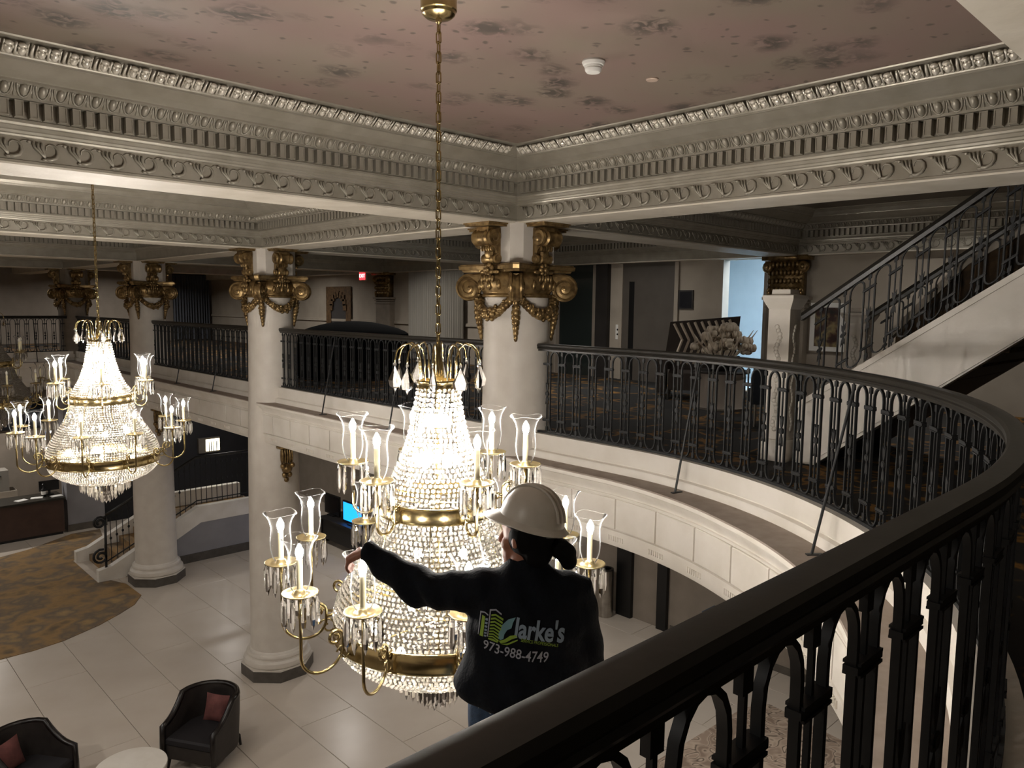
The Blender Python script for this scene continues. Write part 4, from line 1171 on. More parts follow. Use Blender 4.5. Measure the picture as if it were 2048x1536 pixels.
M_NAVYF = mat('navy upholstery', '141c26', 0.8)
MB().span((-0.3, -0.3, 0.3), (0.3, 0.3, 0.46)).build('seat', M_NAVYF, ch_); MB().span((-0.3, 0.24, 0.46), (0.3, 0.33, 0.85)).build('backrest', M_NAVYF, ch_)
for sx in (-0.26, 0.26):
    for sy in (-0.26, 0.26): MB().tube([(sx, sy, 0), (sx, sy, 0.3)], 0.018, 6).build('leg', M_CHROME, ch_)

# framed print between pilaster and stair
pf = empty('framed_print', (X_WALL - 0.02, 5.78, 6.5)); tag(pf, 'print in a bright white frame seen through the stair rail', 'picture')
MB().span((-0.03, -0.30, -0.42), (0.02, -0.22, 0.42)).span((-0.03, 0.22, -0.42), (0.02, 0.30, 0.42)).span((-0.03, -0.22, 0.34), (0.02, 0.22, 0.42)).span((-0.03, -0.22, -0.42), (0.02, 0.22, -0.34)).build('frame', M_PAPER, pf)
MB().span((-0.015, -0.22, -0.34), (0.0, 0.22, 0.34)).build('print', mix_mat('dark print', ['17150f', '3a1a14', '8a7a52', '20242c'], 5, 3, 0.5), pf)

# ------------------------------------------------------------------ upper stair
st = empty('staircase', (7.4, 3.5, Z_MEZ)); tag(st, 'white-sided staircase with dark iron rail climbing to the upper floor', 'staircase')
SLP = 0.70
def strip_x(x0, x1, poly, nm, m_, parent):
    n = len(poly); P = [(x0, y, z) for y, z in poly] + [(x1, y, z) for y, z in poly]
    return MB().add(P, [tuple(range(n)), tuple(reversed(range(n, 2 * n)))] + [(i, n + i, n + (i + 1) % n, (i + 1) % n) for i in range(n)]).build(nm, m_, parent)
def zt(y): return 0.62 + (-y) * SLP          # stringer top in local y (downwards run is +y)
YT = -2.62
strip_x(0, 0.12, [(0.0, 0.0), (0.0, 0.62), (YT, zt(YT)), (YT, zt(YT) - 0.55), (-0.18, 0.0)], 'stringer', M_WHITE, st)
strip_x(-0.025, 0.0, [(0.0, 0.56), (0.0, 0.62), (YT, zt(YT)), (YT, zt(YT) - 0.06)], 'stringer_moulding', M_WHITE, st)
strip_x(-0.02, 0.0, [(-0.12, 0.0), (-0.06, 0.03), (YT, zt(YT) - 0.49), (YT, zt(YT) - 0.55)], 'stringer_moulding', M_WHITE, st)
strip_x(1.7, 1.8, [(0.0, 0.0), (0.0, 0.62), (YT, zt(YT)), (YT, zt(YT) - 0.55), (-0.18, 0.0)], 'stringer', M_WALL, st)
M_SIDEP = mix_mat('dark brown side carpet', ['14110d', '221a11', '4a3720', '19150f'], 3, 4, dist=1.0)
M_STEPC = mix_mat('dark stair carpet', ['18140f', '241d14', '5c4424', '1b1711'], 4, 3, dist=1.0)
strip_x(1.82, 1.88, [(-0.25, 0.3), (-0.25, 1.25), (-0.95, 2.05), (YT, 3.1), (YT, 1.9)], 'side_panel', M_SIDEP, st)
strip_x(1.79, 1.91, [(-0.19, 1.22), (-0.19, 1.32), (-0.95, 2.17), (YT, 3.18), (YT, 3.08), (-0.95, 2.05)], 'panel_cap', M_WALLL, st)
nst = 14
for i in range(nst):
    y = -0.05 - i * 0.19; z = 0.17 + i * 0.19 * SLP
    MB().span((0.12, y - 0.2, z - 0.03), (1.7, y, z)).span((0.12, y - 0.02, z - 0.14), (1.7, y, z - 0.03)).build('step', M_STEPC, st)
strip_x(0.12, 1.7, [(-0.16, 0.0), (-0.16, 0.03), (YT, zt(YT) - 0.50), (YT, zt(YT) - 0.54), (-0.2, 0.0)], 'soffit_panel', M_DARK, st)
def newel(x, y, label, s=1.0):
    r = empty('newel_post', (x, y, Z_MEZ)); tag(r, label, 'newel post')
    m = MB().span((-0.115, -0.115, 0), (0.115, 0.115, 1.55 * s)); m.build('post', M_WHITE, r)
    m = MB()
    m.loft([[(sx * h, sy * h, z) for sx, sy in ((-1, -1), (1, -1), (1, 1), (-1, 1))] for h, z in ((0.115, 1.55 * s), (0.125, 1.57 * s), (0.15, 1.62 * s), (0.165, 1.66 * s), (0.165, 1.69 * s), (0.10, 1.70 * s), (0.095, 1.75 * s))])
    m.build('cap', M_WHITE, r)
    m = MB()
    for sx, sy in ((-1, 0), (0, -1), (1, 0), (0, 1)):
        for k in range(30):
            z = 0.33 * s + 0.036 * s * k
            m.ellip((sx * 0.117 + (0.02 if sx == 0 else 0) * math.sin(k * 0.9), sy * 0.117 + (0.02 if sy == 0 else 0) * math.sin(k * 0.9), z), (0.008 if sx else 0.03, 0.008 if sy else 0.03, 0.026), 6, 4)
    m.build('carved_panel', M_WHITE, r, smooth=True)
    m = MB().span((-0.14, -0.14, 0), (0.14, 0.14, 0.22)); m.build('foot', M_WHITE, r)
newel(7.42, 3.70, 'cream carved newel post at the foot of the upper stair')
newel(9.32, 3.70, 'dimmer far newel post on the other side of the upper stair', 0.9)
# sheared railing panels
def sheared(me_, k, sc_, nm):
    m2 = me_.copy(); m2.name = nm
    for v in m2.vertices: v.co = Vector((v.co.x, v.co.y, v.co.z * sc_ + v.co.x * k))
    return m2
LOOPS, SPINS = sheared(LOOP, -SLP, 0.86, 'stair_loop_bar'), sheared(SPIN, -SLP, 0.86, 'stair_spindle')
for xx in (0.06, 1.75):
    for i in range(11):
        y = -0.16 - i * 0.2255
        inst('spindle', SPINS, st, (xx, y, zt(y) + 0.02), math.pi / 2)
        y2 = y - 0.1127
        if i < 10: inst('loop_bar', LOOPS, st, (xx, y2, zt(y2) + 0.02), math.pi / 2)
    hr = []
    for y in (0.03, YT):
        hr.append([(xx + dx, y, zt(y) + 0.86 + dz) for dx, dz in ((-0.035, -0.02), (-0.042, 0.02), (-0.03, 0.06), (0.03, 0.06), (0.042, 0.02), (0.035, -0.02))])
    MB().loft(hr).build('handrail', M_RAIL, st)

# ------------------------------------------------------------------ ground floor
cpts = [(-1.0, 16.9), (1.0, 16.72), (2.66, 16.70), (3.2, 16.70), (3.75, 16.80), (4.5, 17.14), (5.0, 17.48), (5.42, 17.82), (5.72, 18.3), (5.7, 19.3), (5.5, 19.8), (5.22, 19.82), (5.22, 22.0), (6.2, 22.5), (6.6, 24.6), (5.85, 24.62), (4.6, 23.8), (3.9, 23.55), (2.0, 23.4), (-1.0, 23.4)]
cr = MB().prism(cpts, 0.0, 0.012).build('lobby_carpet', M_CARPET); tag(cr, 'brown mottled carpet with a curved edge before the reception desk', 'carpet')
rg = MB().prism([(8.2, 0.2), (11.75, 0.2), (11.75, 4.5), (11.95, 5.9), (11.5, 6.15), (8.2, 6.3)], 0.0, 0.012).build('patterned_rug', M_RUG); tag(rg, 'tan and grey swirl-patterned rug seen between the nearest balusters', 'rug')
# lower steps with curbs and iron rail
ls = empty('lower_steps', (5.5, 20.9, 0)); tag(ls, 'short carpeted lobby steps between white curbs beyond the third column', 'steps')
for i in range(6): MB().span((0.05 + i * 0.37, -0.85, 0), (0.05 + (i + 1) * 0.37 + (2.0 if i == 5 else 0), 0.85, 0.175 * (i + 1))).build('step', M_CARPET, ls)
def curb(y0, y1):
    poly = [(-0.25, 0), (-0.25, 0.28), (0.05, 0.34), (2.2, 1.45), (4.2, 1.45), (4.2, 1.02), (2.25, 1.02), (0.35, 0.0)]
    n = len(poly); P = [(x, y0, z) for x, z in poly] + [(x, y1, z) for x, z in poly]
    MB().add(P, [tuple(range(n)), tuple(reversed(range(n, 2 * n)))] + [(i, n + i, n + (i + 1) % n, (i + 1) % n) for i in range(n)]).build('curb', M_WHITE, ls)
    poly = [(0.35, 0.0), (2.25, 1.02), (4.2, 1.02), (4.2, 0.0)]
    n = 4; P = [(x, y0 + 0.02, z) for x, z in poly] + [(x, y1 - 0.02, z) for x, z in poly]
    MB().add(P, [tuple(range(n)), tuple(reversed(range(n, 2 * n)))] + [(i, n + i, n + (i + 1) % n, (i + 1) % n) for i in range(n)]).build('curb_wall', M_WALLG, ls)
    MB().span((1.3, y0 - 0.015, 0), (4.2, y0 + 0.02, 0.22)).build('curb_base', M_STONE, ls)
curb(-1.07, -0.87); curb(0.87, 1.07)
lr = empty('step_railing', (5.5, 19.93, 0)); tag(lr, 'black wrought-iron railing on the near curb of the lobby steps', 'railing')
def cz(x): return 0.34 + max(0, min(x, 2.2)) * 0.516
hp = [(x, 0, cz(x) + 1.28) for x in (-0.02, 0.4, 0.8, 1.2, 1.6, 2.0, 2.2, 2.6, 3.4, 4.1)]
MB().tube(hp, 0.035, 8).build('handrail', M_RAIL, lr, smooth=True)
MB().tube([(x, 0, cz(x) + 0.12) for x in (-0.02, 0.8, 1.6, 2.2, 3.4, 4.1)], 0.016, 6).build('bottom_rail', M_IRON, lr, smooth=True)
m = MB().tube([(-0.16 + q[0] * 1.4, 0, 1.45 + q[2] * 1.4) for q in spiral((0, 0), 0.11, 0.03, 0.4, 0.4 + 3.2 * math.pi, 22)], 0.03, 7)
m.tube([(-0.16 + q[0] * 1.2, 0, 0.6 + q[2] * 1.2) for q in spiral((0, 0), 0.16, 0.03, 1.2, 1.2 + 3.4 * math.pi, 22)], 0.03, 7); m.tube([(-0.05, 0, 0.3), (-0.03, 0, 1.6)], 0.03, 7)
m.build('scroll_newel', M_IRON, lr, smooth=True)
for i in range(29):
    x = 0.08 + i * 0.14
    m = MB().tube([(0, 0, 0), (0, 0, 1.24)], 0.010, 5)
    m.ellip((0, 0, 0.62), (0.03, 0.014, 0.04), 6, 4); m.ellip((0, 0, 1.08), (0.03, 0.014, 0.05), 6, 4)
    if i == 0: bal_me = m.mesh('step_baluster', M_IRON)
    inst('baluster', bal_me, lr, (x, 0, cz(x) + 0.02))
# lower rooms
wall('wall_lower_end', (6.85, 25.3, 0), (X_WALL, 25.5, 4.4), 'near-black wall beyond the landing of the lobby steps', M_NAVY)
wall('wall_lobby_pier', (5.85, 24.95, 0), (6.85, 25.5, 4.4), 'cool grey wall end beside the reception desk', M_WALLG)
structure(MB().span((5.83, 24.92, 0), (6.9, 24.95, 0.2)).build('baseboard_lobby', M_BASE), 'dark base along the grey wall end', 'baseboard')
wall('wall_reception', (-8, 28.6, 0), (6.85, 28.8, 4.4), 'taupe wall behind the reception desk', M_WALL)
lw = empty('lit_cabinet', (10.2, 25.24, 2.05)); tag(lw, 'small glowing display case on the dark wall above the steps', 'display case')
MB().span((-0.36, -0.06, -0.25), (0.36, 0.06, 0.25)).build('case', M_BASE, lw)
MB().span((-0.12, -0.07, -0.2), (0.34, -0.058, 0.2)).build('lit_back', emit('warm case light', 'fff0c8', 2.2), lw)
for x in (-0.02, 0.05, 0.13, 0.24): MB().span((x - 0.012, -0.085, -0.2), (x + 0.012, -0.07, 0.12)).build('bottle', M_DARK, lw)
ds = empty('reception_desk', (3.6, 25.3, 0)); tag(ds, 'long brown reception desk with dark top beyond the carpet', 'desk')
MB().span((-5.5, -0.5, 0.08), (2.12, 0.35, 1.04)).build('front_panel', mat('dark wood panel', '4a352b', 0.5, noise='402d25', scale=3), ds)
MB().span((-5.55, -0.56, 1.04), (2.16, 0.45, 1.1)).build('counter_top', mat('dark stone top', '26241f', 0.3), ds)
MB().span((-5.5, -0.46, 0), (2.08, 0.3, 0.08)).build('toe_kick', M_BLACK, ds)
def paper(x, y, rz, label):
    m = MB().box((0, 0, 0.006), (0.30, 0.21, 0.012)); o = m.build('paper_stack', M_PAPER, loc=(x, y, 1.1), rz=rz); tag(o, label, 'paper', 'papers on the reception desk')
paper(4.72, 25.1, 0.4, 'white paper stack at the middle of the reception desk'); paper(5.12, 25.15, -0.3, 'white paper stack beside the dark bottle on the desk'); paper(5.6, 25.05, 0.1, 'white paper stack near the end of the desk')
bt = empty('desk_bottle', (5.32, 25.25, 1.1)); tag(bt, 'dark sanitizer bottle with pale label on the reception desk', 'bottle')
MB().lathe([(0.06, 0), (0.065, 0.02), (0.065, 0.2), (0.03, 0.25), (0.025, 0.3)], 16).build('body', M_BLACK, bt, smooth='auto'); MB().lathe([(0.067, 0.06), (0.067, 0.16)], 16, cap=False).build('label_band', M_PAPER, bt); MB().lathe([(0.04, 0.3), (0.04, 0.36), (0.01, 0.38)], 12).build('pump', M_BLACK, bt)
pr_ = empty('office_printer', (4.55, 27.6, 0)); tag(pr_, 'pale grey cabinet-top printer behind the reception desk', 'printer')
MB().span((-0.9, -0.3, 0), (0.5, 0.3, 0.95)).build('cabinet', M_WALLL, pr_); MB().span((-0.75, -0.28, 0.95), (0.3, 0.28, 1.6)).build('body', mat('grey plastic', '8b867e', 0.5), pr_); MB().span((-0.3, -0.29, 1.42), (0.1, -0.28, 1.45)).build('slot', M_DARK, pr_)
mo = empty('desk_monitor', (5.5, 25.42, 1.1)); tag(mo, 'dark computer monitor near the end of the reception desk', 'monitor')
MB().span((-0.26, -0.02, 0.12), (0.26, 0.02, 0.42)).build('screen', M_BLACK, mo); MB().span((-0.03, -0.02, 0.02), (0.03, 0.02, 0.14)).build('stand', M_BLACK, mo); MB().box((0, 0, 0.01), (0.2, 0.16, 0.02)).build('foot', M_BLACK, mo)
tv = empty('wall_screen', (5.2, 28.57, 3.1)); tag(tv, 'dark wall screen above the reception area', 'screen')
MB().span((-0.9, -0.04, -0.45), (0.9, 0.0, 0.45)).build('bezel', M_BLACK, tv); MB().span((-0.86, -0.045, -0.41), (0.86, -0.04, 0.41)).build('glass', mat('screen off', '101218', 0.15), tv)
# workstation with blue screen
wd = empty('work_desk', (11.3, 17.9, 0)); tag(wd, 'dark workstation desk under the balcony holding the blue screen', 'desk')
MB().span((-0.45, -1.3, 0.70), (0.45, 1.3, 0.75)).build('desk_top', M_DARK, wd)
for y in (-1.22, 1.22): MB().span((-0.42, y - 0.04, 0), (0.42, y + 0.04, 0.70)).build('desk_side', M_BLACK, wd)
MB().span((-0.40, -1.18, 0.15), (-0.36, 1.18, 0.70)).build('modesty_panel', M_BLACK, wd)
bm_ = empty('blue_monitor', (11.1, 17.75, 0.75)); tag(bm_, 'computer monitor showing a bright blue screen', 'monitor')
MB().span((-0.03, -0.5, 0.03), (0.02, 0.5, 0.62)).build('bezel', M_BLACK, bm_); MB().span((-0.036, -0.46, 0.08), (-0.03, 0.46, 0.58)).build('display', emit('blue display', '1f8cff', 0.9), bm_); MB().box((0, 0, 0.015), (0.22, 0.3, 0.03)).build('foot', M_BLACK, bm_)
mk = empty('dark_monitor', (11.2, 19.0, 0.75)); tag(mk, 'switched-off monitor beside the blue screen', 'monitor')
MB().span((-0.03, -0.4, 0.03), (0.02, 0.4, 0.6)).build('bezel', M_BLACK, mk); MB().span((-0.034, -0.37, 0.07), (-0.03, 0.37, 0.57)).build('glass', mat('screen off', '101218', 0.15), mk); MB().box((0, 0, 0.015), (0.2, 0.3, 0.03)).build('foot', M_BLACK, mk)
# steel bin and dark posts under the curved balcony
bn = empty('steel_bin', (12.85, 10.28, 0)); tag(bn, 'tall brushed steel cylindrical bin against the lobby wall', 'bin')
MB().lathe([(0.17, 0.0), (0.175, 0.02), (0.175, 1.02), (0.168, 1.05)], 32).build('body', M_CHROME, bn, smooth='auto'); MB().lathe([(0.172, 1.05), (0.172, 1.07), (0.12, 1.075), (0.12, 1.02)], 32).build('rim', M_BLACK, bn, smooth='auto')
for i, (y, w) in enumerate(((9.98, 0.2), (8.98, 0.12))):
    o = MB().span((X_WALL - 0.1, y - w, 0), (X_WALL, y + w, 4.42)).build('trim_%d' % (3 + i), M_BLACK); structure(o, ('wide black door jamb beside the steel bin', 'narrow black door jamb to the right of the bin')[i], 'door jamb')
bx = MB().span((12.7, 7.2, 0), (13.15, 7.75, 0.9)).build('room_divider', mat('slate blue panel', '4c5866', 0.6)); tag(bx, 'slate blue low panel against the lobby wall under the balcony', 'panel')

# ------------------------------------------------------------------ lounge furniture
M_LEATH = mat('charcoal leather', '2c2724', 0.5, noise='241f1d', scale=10); M_INNER = mat('plum-black fabric', '241e22', 0.8); M_TRIMW = mat('dark wood trim', '130d0b', 0.3); M_SEAT = mat('black seat cloth', '120e12', 0.75)
def armchair():
    r = empty('tub_armchair')
    n = 24
    outer, inner, top_o = [], [], []
    ring_pts = []
    W, D = 0.46, 0.44
    for i in range(n + 1):
        t = -1 + 2 * i / n                         # -1 .. 1 round the U
        if abs(t) > 0.5:
            f = (abs(t) - 0.5) / 0.5
            x = math.copysign(W, t) ; y = 0.02 - f * (D + 0.02)
            h = 0.94 - 0.30 * f ** 0.7 if f < 0.9 else 0.64
            h = 0.64 + 0.30 * (1 - f) ** 2.0
        else:
            a = t / 0.5 * math.pi / 2
            x = W * math.sin(a); y = 0.02 + D * math.cos(a); h = 0.94
        ring_pts.append((x, y, h))
    def off_(i, d):
        x, y, h = ring_pts[i]
        a = Vector(ring_pts[max(i - 1, 0)][:2]); b = Vector(ring_pts[min(i + 1, n)][:2])
        tt = (b - a).normalized(); nn = Vector((-tt.y, tt.x))
        return Vector((x, y)) + nn * d
    rings = []
    for i in range(n + 1):
        po, pi_ = off_(i, 0.0), off_(i, -0.075)
        h = ring_pts[i][2]
        lean = 1.0 + 0.05 * (h - 0.64)
        rings.append([(po.x * 0.94, po.y * 0.94, 0.16), (po.x, po.y, h * 0.7), (po.x * lean, po.y * lean, h), (pi_.x * lean, pi_.y * lean, h), (pi_.x, pi_.y, 0.42), (pi_.x * 0.94, pi_.y * 0.94, 0.16)])
    # outer shell
    m = MB().loft(rings); m.build('shell', M_LEATH, r, smooth='auto')
    m = MB()
    fr = []
    for i in range(n + 1):
        h = ring_pts[i][2]; lean = 1.0 + 0.05 * (h - 0.64); p = off_(i, -0.037)
        fr.append((p.x * lean, p.y * lean, h + 0.006))
    p0, p1 = fr[0], fr[-1]
    m.tube([(p0[0], p0[1] - 0.01, 0.17)] + [(p0[0], p0[1] - 0.01, 0.4)] + fr + [(p1[0], p1[1] - 0.01, 0.4), (p1[0], p1[1] - 0.01, 0.17)], 0.045, 6)
    m.build('frame_trim', M_TRIMW, r, smooth=True)
    MB().span((-0.40, -0.43, 0.16), (0.40, 0.05, 0.36)).build('apron', M_LEATH, r)
    cs = []
    for h, sx in ((0.36, 0.96), (0.38, 1.0), (0.45, 1.0), (0.475, 0.94)):
        cs.append([(sx * x, sx * y, h) for x, y in ((-0.385, -0.44), (0.385, -0.44), (0.385, 0.12), (0.26, 0.33), (-0.26, 0.33), (-0.385, 0.12))])
    MB().loft(cs).build('seat_cushion', M_SEAT, r)
    for sx, sy in ((-0.36, -0.38), (0.36, -0.38), (-0.28, 0.36), (0.28, 0.36)):
        MB().tube([(sx, sy, 0.18), (sx * 1.03, sy * 1.1, 0.0)], [0.03, 0.018], 6).build('leg', M_TRIMW, r)
    return r
ac = armchair(); tag(ac, 'dark tub armchair with sloping arms standing beside the second column', 'armchair', 'lobby tub armchairs')
ac.location = (4.28, 10.95, 0); ac.rotation_euler = (0, 0, -1.02)
ac2 = copy_tree(ac); tag(ac2, 'dark tub armchair cut off by the corner of the picture', 'armchair', 'lobby tub armchairs')
ac2.location = (2.02, 11.55, 0); ac2.rotation_euler = (0, 0, 0.62)
def cushion(base, loc, rx, label):
    m = MB(); n = 9; g = []
    for sgn in (1, -1):
        rows = []
        for i in range(n):
            row = []
            for j in range(n):
                u, v = -1 + 2 * i / (n - 1), -1 + 2 * j / (n - 1)
                b = (max(0, 1 - abs(u) ** 2.2) * max(0, 1 - abs(v) ** 2.2)) ** 0.5
                row.append((0.2 * u * (1 - 0.06 * (1 - v * v)), sgn * 0.075 * b, 0.2 * v * (1 - 0.06 * (1 - u * u))))
            rows.append(row)
        o = len(m.v); m.v += [p for rw in rows for p in rw]
        for i in range(n - 1):
            for j in range(n - 1):
                q = (o + i * n + j, o + (i + 1) * n + j, o + (i + 1) * n + j + 1, o + i * n + j + 1)
                m.f.append(q if sgn < 0 else tuple(reversed(q)))
    M_ = Matrix.Translation(base.location) @ Matrix.Rotation(base.rotation_euler.z, 4, 'Z') @ Matrix.Translation(loc) @ Matrix.Rotation(rx, 4, 'X')
    ob = m.build('throw_pillow', mat('dusty red velvet', '6d3f3b', 0.85, noise='59322f', scale=8), smooth=True)
    ob.matrix_world = M_; tag(ob, label, 'cushion', 'red pillows on the armchairs')
cushion(ac, (0.02, 0.20, 0.665), -0.3, 'dusty red pillow leaning in the armchair beside the column')
cushion(ac2, (0.0, 0.20, 0.665), -0.3, 'red pillow in the armchair at the picture corner')
tb = empty('round_table', (3.1, 10.62, 0)); tag(tb, 'round cream-topped table between the two armchairs', 'table')
MB().lathe([(0.42, 0.47), (0.455, 0.475), (0.46, 0.49), (0.455, 0.505), (0.43, 0.51)], 48).build('table_top', M_WHITE, tb, smooth='auto')
MB().lathe([(0.035, 0.02), (0.035, 0.47)], 16).build('stem', M_DARK, tb, smooth='auto'); MB().lathe([(0.25, 0), (0.25, 0.015), (0.04, 0.03)], 32).build('base', M_DARK, tb, smooth='auto')
# ------------------------------------------------------------------ the worker (local frame: x to his picture-right, y away from the photographer)
PX, PY, PZ = 2.02, 1.99, 4.30
PR = -YAW
def ringp(c, ax, ay, n=14, u=None, v=None):
    u = Vector(u or (1, 0, 0)); v = Vector(v or (0, 1, 0)); c = Vector(c)
    return [c + u * (ax * math.cos(2 * math.pi * k / n)) + v * (ay * math.sin(2 * math.pi * k / n)) for k in range(n)]
def limb(m, pts, rad, n=12, flat=1.0):
    m.tube(pts, rad, n, rx=flat)
def fused(m, name, mt, voxel, parent=None, smooth_it=6):
    me = m.mesh(name + '_raw', mt)
    o = bpy.data.objects.new(name, me); col.objects.link(o)
    md = o.modifiers.new('r', 'REMESH'); md.mode = 'VOXEL'; md.voxel_size = voxel
    sm = o.modifiers.new('s', 'SMOOTH'); sm.iterations = smooth_it; sm.factor = 0.5
    dg = bpy.context.evaluated_depsgraph_get(); dg.update()
    me2 = bpy.data.meshes.new_from_object(o.evaluated_get(dg)); me2.name = name
    o.modifiers.clear(); o.data = me2
    me2.materials.clear(); me2.materials.append(mt)
    me2.polygons.foreach_set('use_smooth', [True] * len(me2.polygons))
    if parent is not None: o.parent = parent
    return o
M_SKIN = mat('skin', 'a8735c', 0.5, noise='9c6750', scale=20)
M_JACK = mat('navy-black fleece', '0b1018', 0.85, noise='080b12', scale=30, bump=0.3, bscale=90, spec=0.2)
M_JEAN = mat('blue denim', '26405c', 0.8, noise='1d3148', scale=30, bump=0.2, bscale=150)
M_HAIR = mat('black hair', '070606', 0.8, spec=0.15)
M_HAT = mat('white hard hat shell', 'd9d3c8', 0.35, noise='cfc8bc', scale=12)
M_BOOT = mat('tan work boot', '5a3f28', 0.7)
FACE = Vector((-0.80, 0.60, -0.08)).normalized()      # where he looks
SIDE = Vector((0, 0, 1)).cross(FACE).normalized()      # his left
HC = Vector((-0.015, 0.03, 1.625))                    # head centre
UPH = Vector((0.10, 0.0, 1)).normalized()
def hp_(f, s, u): return HC + FACE * f + SIDE * s + UPH * u
b = MB()
R_head = Matrix((FACE, SIDE, UPH)).transposed()
b.ellip(HC + UPH * 0.03, (0.098, 0.076, 0.105), 18, 12, R_head)
b.ellip(hp_(0.03, 0, -0.06), (0.068, 0.058, 0.075), 14, 10, R_head)
b.ellip(hp_(0.062, 0, -0.10), (0.030, 0.034, 0.026), 10, 8, R_head)      # chin
b.tube([hp_(0.094, 0, 0.02), hp_(0.112, 0, -0.02), hp_(0.118, 0, -0.032), hp_(0.095, 0, -0.045)], [0.010, 0.013, 0.016, 0.010], 8)   # nose
b.ellip(hp_(0.088, 0, -0.068), (0.014, 0.026, 0.008), 8, 6, R_head)      # lips
b.ellip(hp_(0.085, 0, 0.035), (0.018, 0.05, 0.012), 8, 6, R_head)        # brow
for s in (-1, 1):
    b.ellip(hp_(-0.012, s * 0.078, -0.005), (0.022, 0.010, 0.034), 10, 8, R_head)  # ears
    b.ellip(hp_(0.05, s * 0.045, -0.03), (0.03, 0.022, 0.03), 8, 6, R_head)        # cheeks
limb(b, [(-0.02, 0.03, 1.60), (-0.015, 0.02, 1.54), (-0.005, 0.01, 1.45)], [0.056, 0.06, 0.075])
# torso and legs under the clothes keep the figure one body
b.loft([ringp((0, 0.02, z), ax, ay) for z, ax, ay in ((0.86, 0.15, 0.10), (1.0, 0.15, 0.10), (1.2, 0.16, 0.11), (1.38, 0.17, 0.11), (1.46, 0.10, 0.08))])
for s in (-1, 1):
    limb(b, [(s * 0.09, 0.02, 0.90), (s * 0.10, 0.01, 0.48), (s * 0.10, 0.03, 0.08)], [0.075, 0.052, 0.04])
    limb(b, [(s * 0.10, 0.05, 0.06), (s * 0.11, 0.16, 0.045)], [0.04, 0.035])
SH_L, EL_L, WR_L = Vector((-0.165, 0.02, 1.425)), Vector((-0.42, 0.10, 1.375)), Vector((-0.665, 0.20, 1.495))
SH_R, EL_R, WR_R = Vector((0.175, 0.03, 1.40)), Vector((0.235, 0.06, 1.10)), Vector((0.20, 0.24, 0.92))
limb(b, [SH_L, EL_L, WR_L], [0.05, 0.042, 0.03]); limb(b, [SH_R, EL_R, WR_R], [0.05, 0.042, 0.03])
def hand(m, w, d, down, thumb_dir, curl, k=1.0):
    """w wrist, d pointing direction, down palm side; five bent fingers"""
    d = d.normalized(); down = (down - d * down.dot(d)).normalized(); side = d.cross(down).normalized()
    if side.dot(thumb_dir) < 0: side = -side
    m.tube([w - d * 0.02, w + d * 0.03, w + d * 0.062, w + d * 0.085], [0.028, 0.033, 0.037, 0.034], 10, rx=0.5)
    m.loft([ringp(w + d * t, ax, 0.013, 10, side, down) for t, ax in ((0.0, 0.026), (0.03, 0.034), (0.06, 0.038), (0.085, 0.037))])
    for i, (sx, ln) in enumerate(((0.029, 0.070), (0.010, 0.080), (-0.010, 0.075), (-0.028, 0.060))):
        p = w + d * 0.080 + side * sx; pts = [p - d * 0.02, p]; ang = 0.15; q = p
        for f in (0.42, 0.32, 0.26):
            ang += curl
            q = q + (d * math.cos(ang) + down * math.sin(ang)) * ln * f; pts.append(q)
        m.tube(pts, [0.0095, 0.0092, 0.0086, 0.008, 0.0066], 8)
    p = w + d * 0.025 + side * 0.028
    m.tube([p - side * 0.012, p + side * 0.014 + d * 0.018, p + side * 0.022 + d * 0.045 + down * 0.012, p + side * 0.014 + d * 0.066 + down * 0.024], [0.012, 0.0115, 0.010, 0.0075], 8)
hand(b, WR_L, Vector((-0.80, 0.20, -0.42)), Vector((0.15, 0.3, -1.0)), Vector((0, 1, 0.2)), 0.55)
hand(b, WR_R, Vector((-0.05, 0.35, -0.9)), Vector((-0.6, 0.5, 0)), Vector((0, 1, 0)), 0.35)
body = fused(b, 'person', M_SKIN, 0.0065, None, 3)
body.location = (PX, PY, PZ); body.rotation_euler = (0, 0, PR)
tag(body, 'worker seen from behind in a navy jacket and white hard hat reaching to the chandelier', 'person')
# hair under the hat and a gathered bunch at the nape
h = MB()
h.ellip(hp_(-0.030, 0, 0.015), (0.098, 0.092, 0.105), 16, 10, R_head)
h.ellip(hp_(-0.07, 0, -0.06), (0.055, 0.07, 0.075), 12, 8, R_head)
fused(h, 'hair', M_HAIR, 0.008, body, 3)
h = MB()
for p, r in (((0.075, 0.0, 1.60), 0.035), ((0.115, -0.01, 1.585), 0.042), ((0.14, -0.01, 1.565), 0.042), ((0.15, -0.01, 1.535), 0.035)): h.ellip(p, (r, r * 0.9, r), 10, 7)
fused(h, 'hair_bunch', M_HAIR, 0.008, body, 2)
# hard hat: shell, brim, ridges, sweatband
HU = Vector((0.20, 0.02, 1)).normalized(); HF = (FACE - HU * FACE.dot(HU)).normalized(); HS = HU.cross(HF).normalized()
HO = HC + HU * 0.055 + Vector((0.012, 0, 0))
def hatp(f, s, u): return HO + HF * f + HS * s + HU * u
hat = MB(); N = 32; rings = []
for t in (0.0, 0.18, 0.36, 0.54, 0.7, 0.84, 0.95, 1.0):
    a = t * math.pi / 2
    rings.append([hatp(0.135 * math.cos(a) ** 0.85 * math.cos(q), 0.112 * math.cos(a) ** 0.85 * math.sin(q), 0.135 * math.sin(a)) for q in [2 * math.pi * k / N for k in range(N)]] if t < 1 else [hatp(0.004 * math.cos(q), 0.004 * math.sin(q), 0.135) for q in [2 * math.pi * k / N for k in range(N)]])
hat.loft(rings)
ho = hat.build('hard_hat', M_HAT, body, smooth='auto', label='white hard hat')
br = MB(); r0, r1, r2 = [], [], []
